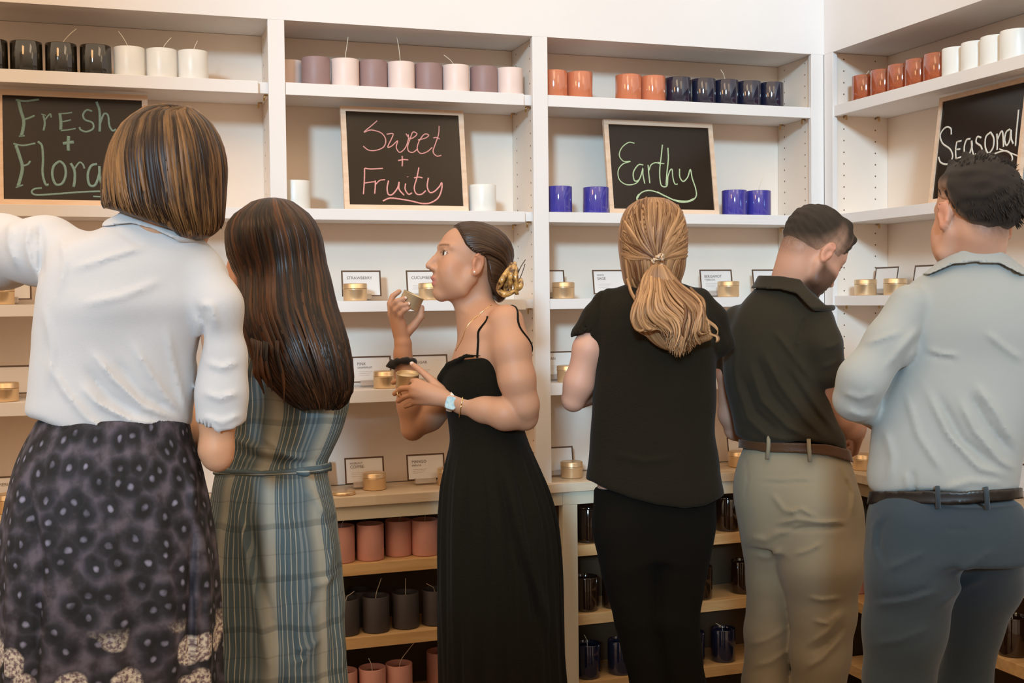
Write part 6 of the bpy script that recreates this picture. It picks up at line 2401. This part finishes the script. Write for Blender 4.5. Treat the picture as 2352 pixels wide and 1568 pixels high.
    tf = folds2d(tf, [
        (w, 0.008, 5, (1775, 1205), (1830, 1192), (1890, 1200), (1948, 1198)), (w, -0.009, 6, (1790, 1215), (1860, 1212), (1945, 1210)),
        (w, 0.007, 5, (1805, 1178), (1840, 1168), (1880, 1190)), (w, 0.007, 5, (1785, 1228), (1840, 1205)), (w, 0.007, 5, (1820, 1275), (1860, 1262), (1890, 1245)),
        (w, 0.007, 5, (1855, 1372), (1890, 1378), (1935, 1372)), (w, 0.008, 5, (1865, 1425), (1900, 1432), (1935, 1400)), (w, 0.009, 7, (1850, 1485), (1900, 1450), (1945, 1400)),
        (w, 0.009, 7, (1850, 1535), (1890, 1510), (1935, 1460)), (w, -0.008, 7, (1860, 1500), (1905, 1475), (1945, 1430)), (w, 0.006, 6, (1720, 1480), (1760, 1470), (1810, 1440)),
        (w, 0.006, 6, (1730, 1530), (1770, 1520), (1815, 1490)), (w, -0.004, 2.4, (1742, 1106), (1800, 1110), (1875, 1108)), (w, 0.003, 2.5, (1742, 1098), (1800, 1100), (1875, 1098)),
        (w, 0.006, 5, (1935, 1075), (1962, 1130), (1955, 1190)), (w, -0.004, 5, (1925, 1070), (1948, 1120), (1950, 1190)), (w, -0.003, 2, (1712, 1050), (1718, 1100), (1708, 1150)),
        (w, 0.008, 8, (1795, 1215), (1760, 1240), (1720, 1235)), (w, 0.007, 7, (1800, 1260), (1765, 1280), (1730, 1275)), (w, 0.005, 6, (1770, 1130), (1800, 1170), (1840, 1185))])
    tf = wrinkle(tf, 0.0018, 20)
    organic('trousers', tf, *bbox_px((1650, 2020), (1015, 2060), w + 0.03, 0.3), 0.0055, kh, t, org)
    bl = rings(w, 0.62, [(990, 1700, 1936), (1020, 1705, 1940), (1040, 1702, 1944), (1075, 1694, 1954)])
    br = cloth('belt_leather', (0.075, 0.035, 0.015), 0.1, 300, 0.35)
    up = below([(1700, 1009), (1760, 1016), (1830, 1016), (1900, 1020), (1960, 1034)], w)
    dn = below([(1700, 1028), (1760, 1038), (1830, 1040), (1900, 1046), (1960, 1062)], w)
    bt = inter(inter(shell(offset(bl, 0.0045), 0.0032), dn, 0.002), lambda P: -up(P), 0.002)
    organic('belt', bt, *bbox_px((1680, 1980), (990, 1085), w, 0.22), 0.0035, br, t, org)
    for x0, y0, x1, y1, dw in ((1737, 1016, 1731, 1050, -0.155), (1870, 1014, 1872, 1058, -0.165)):
        P = [aw(x0, y0, w + dw), aw((x0 + x1) / 2, (y0 + y1) / 2, w + dw), aw(x1, y1, w + dw)]
        P = project(offset(bl, 0.010), np.array(P), 0.0).astype(float)
        MB().tube([p - org for p in P], 0.0055, 8).build('belt_loop', kh, t)
    shoe_pair(1820, 2030, w + 0.05, t, org, LEATHER, AX_F + AX_R * 0.5, 0.09)


# ------------------------------------------------------------------ man in the pale shirt
def man_shirt():
    w = 2.5
    t, org = person(2180, 1140, w, 'person with short black hair, pale grey-blue shirt, black belt and navy trousers')
    O = aw(2236, 497, w)
    A = frame_of(dirv(-0.22, -0.12, 0.97), dirv(0.12, 1, 0))
    S_ = 0.99
    base = (0.60, 0.34, 0.235)
    head = local(head_fn(False, True, 0.003), O, A, S_)
    neck = chain([O + A.T @ np.array((0, -0.03, -0.04)), aw(2238, 640, w + 0.03)], [0.053, 0.053], 0.01)
    torso = rings(w, 0.5, [(650, 2140, 2340), (800, 2110, 2360), (1100, 2080, 2260)])
    al = pchain([(2100, 720, w, 40), (1985, 870, w - 0.02, 38), (1960, 925, w, 34)], 0.02)
    fl = pchain([(1960, 925, w, 34), (2030, 970, w + 0.2, 28), (2110, 950, w + 0.36, 20)], 0.01)
    ar = pchain([(2385, 720, w, 40), (2440, 880, w, 36), (2420, 930, w + 0.1, 32), (2380, 850, w + 0.36, 22)], 0.02)
    hd = union(hand_fn(aw(2114, 948, w + 0.37), dirv(0.4, 0.1, 0.85), dirv(0, -1, 0)), hand_fn(aw(2376, 844, w + 0.38), dirv(-0.2, 0.5, 0.8), dirv(-1, 0, 0), -1), k=0)
    f = union(union(head, neck, k=0.012), torso, k=0.03)
    f = union(f, al, fl, ar, hd, k=0.008)
    ZC = [(-0.12, -0.100), (-0.09, -0.095), (-0.065, -0.075), (-0.045, -0.035), (-0.02, 0.020), (0.02, 0.034), (0.05, 0.045), (0.07, 0.062)]
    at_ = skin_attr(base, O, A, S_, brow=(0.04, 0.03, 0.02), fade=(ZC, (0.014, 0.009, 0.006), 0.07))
    organic('body', f, *bbox_px((1900, 2500), (350, 1160), w + 0.14, 0.42), 0.0055, SKIN, t, org, at_)
    hf = short_hair(O, A, S_, ZC, thick=0.011, span=0.05)
    tufts = [local(cone((x, y, 0.100), (x * 1.15, y + 0.005, 0.122 + dz), 0.016, 0.008), O, A, S_) for x, y, dz in ((-0.035, -0.03, 0.0), (-0.01, -0.045, 0.004), (0.018, -0.03, 0.006), (0.04, -0.01, -0.002), (0, 0.02, 0.006), (-0.03, 0.03, 0.0))]
    hf = union(hf, *tufts, k=0.012)
    paths = []
    for i in range(1500):
        th, zz = rng.uniform(0, 2 * math.pi), rng.uniform(-0.02, 0.115)
        k = math.sqrt(max(0.02, 1 - ((zz - 0.03) / 0.09) ** 2))
        st = np.array((0.08 * k * math.cos(th), -0.012 + 0.104 * k * math.sin(th), zz))
        if st[1] > 0.05 or zz < np.interp(st[1], [p[0] for p in ZC], [p[1] for p in ZC]) + 0.018:
            continue
        d = np.array((0.004 + rng.normal() * 0.003, -0.004 + rng.normal() * 0.002, -0.013 if zz < 0.085 else 0.006))
        out = np.array((st[0], st[1], (zz - 0.03))) * (0.035 if zz > 0.07 else 0.012)
        paths.append([O + (st * S_) @ A, O + ((st + d * 0.6 + out * 0.5) * S_) @ A, O + ((st + d * 1.2 + out) * S_) @ A])
    lk = locks('l', None, paths, 0.0012, None, None, org, nseg=4, fr=0.8)
    v_, f_ = sdf_mesh(hf, *bbox_px((2120, 2370), (350, 580), w, 0.17), 0.0042)
    ca = cap_attr(O, A, S_, ZC, (0.014, 0.009, 0.006), (0.50, 0.30, 0.20), 0.06)(v_)['Col']
    cs = np.tile(np.array((0.020, 0.012, 0.008)), (len(lk[0]), 1))
    np_obj('hair', np.concatenate([v_, lk[0]]) - org, np.concatenate([f_, lk[1] + len(v_)]), fade_mat('black_hair'), t, attrs={'Col': np.concatenate([ca, cs])})
    # shirt
    sh = cloth('pale_checked_cloth', (0.36, 0.385, 0.375), 0.12, 900, 0.75)
    tp = rings(w, 0.55, [(592, 2176, 2300, 0.95), (606, 2164, 2318, 0.85), (622, 2138, 2345, 0.68), (645, 2104, 2376, 0.58), (690, 2072, 2404), (750, 2055, 2412), (820, 2056, 2400), (880, 2042, 2385), (940, 2024, 2368), (1000, 2010, 2346),
                         (1050, 2003, 2334), (1095, 1998, 2328), (1122, 2003, 2326), (1138, 2014, 2322), (1155, 2022, 2318)])
    ul = pchain([(2092, 705, w, 50), (2045, 790, w - 0.01, 56), (1985, 870, w - 0.02, 55), (1963, 918, w, 48)], 0.02)
    lo_ = pchain([(1963, 920, w, 47), (2010, 945, w + 0.12, 34), (2060, 960, w + 0.24, 28)], 0.015)
    ur = pchain([(2395, 720, w, 50), (2445, 860, w, 48), (2425, 930, w + 0.1, 42), (2400, 890, w + 0.25, 30)], 0.02)
    tf = inter(tp, below([(1980, 1118), (2015, 1132), (2100, 1130), (2180, 1128), (2250, 1142), (2320, 1128), (2400, 1110)], w), 0.01)
    tf = union(tf, union(ul, lo_, k=0.006), ur, k=0.012)
    tf = folds2d(tf, [
        (w, -0.005, 8, (2118, 768), (2085, 810), (2050, 880), (2020, 940)), (w, 0.007, 8, (2118, 745), (2070, 800), (2030, 850)), (w, 0.006, 6, (1985, 790), (2030, 775), (2075, 760)),
        (w, 0.005, 5, (2125, 800), (2160, 812), (2210, 818)), (w, -0.004, 5, (2120, 812), (2160, 822), (2200, 826)), (w, 0.010, 9, (2240, 880), (2290, 950), (2335, 1030)), (w, 0.010, 8, (2200, 910), (2240, 990), (2300, 1060), (2335, 1080)),
        (w, -0.010, 8, (2225, 900), (2265, 970), (2325, 1045)), (w, 0.009, 8, (2120, 880), (2180, 1000), (2250, 1075), (2330, 1095)), (w, -0.009, 9, (2150, 900), (2210, 1010), (2290, 1075)),
        (w, 0.007, 8, (2080, 900), (2110, 1000), (2170, 1090)), (w, -0.006, 5, (2095, 1080), (2100, 1110), (2102, 1128)), (w, 0.006, 5, (2080, 1085), (2086, 1125)), (w, 0.006, 8, (2160, 1125), (2230, 1105), (2310, 1110)),
        (w, 0.006, 7, (2260, 760), (2310, 800), (2352, 830)), (w, 0.006, 7, (1940, 940), (1980, 955), (2010, 950)), (w, 0.005, 6, (1935, 900), (1975, 915), (2015, 900)), (w, 0.006, 9, (2030, 980), (2050, 1050), (2040, 1110))])
    tf = wrinkle(tf, 0.002, 20)
    organic('shirt', tf, *bbox_px((1880, 2520), (570, 1170), w + 0.06, 0.36), 0.0058, sh, t, org)
    cl = shell(offset(rings(w, 0.95, [(560, 2186, 2296), (585, 2176, 2304), (604, 2164, 2320), (630, 2132, 2350)]), 0.005), 0.0045)
    cu = below([(2150, 602), (2185, 585), (2210, 575), (2240, 571), (2290, 573), (2316, 586), (2340, 604)], w)
    cd_ = below([(2130, 632), (2190, 606), (2240, 602), (2300, 606), (2350, 632)], w)
    cl = inter(inter(cl, cd_, 0.003), lambda P: -cu(P), 0.003)
    organic('collar', cl, *bbox_px((2110, 2370), (550, 650), w, 0.17), 0.004, sh, t, org)
    # trousers
    nv = cloth('navy_trouser_cloth', (0.040, 0.060, 0.078), 0.2, 700, 0.8)
    hip = rings(w, 0.61, [(1148, 2012, 2328), (1160, 2009, 2336), (1185, 2004, 2348), (1230, 2000, 2364), (1280, 1996, 2372)])
    ll = pchain([(2095, 1200, w, 92), (2090, 1320, w, 100), (2078, 1440, w + 0.01, 92), (2066, 1568, w + 0.02, 76), (2060, 1700, w + 0.03, 66), (2070, 2360, w + 0.06, 52)], 0.02)
    lr = pchain([(2270, 1220, w + 0.05, 90), (2262, 1330, w + 0.12, 84), (2236, 1440, w + 0.17, 62), (2214, 1568, w + 0.2, 58), (2205, 2300, w + 0.25, 50)], 0.02)
    tf = union(union(hip, ll, k=0.03), lr, k=0.03)
    tf = folds2d(tf, [
        (w, 0.006, 7, (2030, 1310), (2080, 1290), (2130, 1265)), (w, 0.006, 7, (2000, 1390), (2080, 1380), (2170, 1355)), (w, -0.005, 6, (2010, 1375), (2080, 1368), (2150, 1345)),
        (w, 0.005, 7, (2000, 1480), (2070, 1470), (2140, 1440)), (w, -0.005, 5, (2045, 1180), (2022, 1215), (2020, 1255), (2038, 1300)), (w, 0.004, 5, (2030, 1175), (2006, 1210), (2004, 1255), (2024, 1305)),
        (w, -0.003, 2, (2160, 1217), (2220, 1215), (2270, 1212)), (w, 0.005, 7, (2180, 1330), (2240, 1290), (2290, 1260)), (w, 0.006, 8, (2150, 1400), (2210, 1350), (2270, 1320))])
    tf = wrinkle(tf, 0.0018, 18)
    organic('trousers', tf, *bbox_px((1950, 2440), (1125, 2400), w + 0.1, 0.36), 0.0065, nv, t, org)
    bl = rings(w, 0.62, [(1110, 2010, 2326), (1128, 2013, 2326), (1150, 2009, 2334), (1190, 2003, 2350)])
    up = below([(1990, 1128), (2100, 1126), (2200, 1128), (2340, 1120), (2420, 1110)], w)
    dn = below([(1990, 1158), (2100, 1158), (2200, 1158), (2340, 1146), (2420, 1130)], w)
    bt = inter(inter(shell(offset(bl, 0.0045), 0.0035), dn, 0.002), lambda P: -up(P), 0.002)
    organic('belt', bt, *bbox_px((1990, 2370), (1100, 1180), w, 0.25), 0.004, LEATHER, t, org)
    for x in (2148, 2286):
        P = project(offset(bl, 0.010), np.array([aw(x, 1124, w - 0.15), aw(x + 1, 1142, w - 0.15), aw(x + 2, 1166, w - 0.15)]), 0.0).astype(float)
        MB().tube([p - org for p in P], 0.005, 8).build('belt_loop', nv, t)
    shoe_pair(2140, 2330, w + 0.12, t, org, LEATHER, AX_F, 0.09)


woman_striped()
woman_black()
woman_ponytail()
man_polo()
man_shirt()
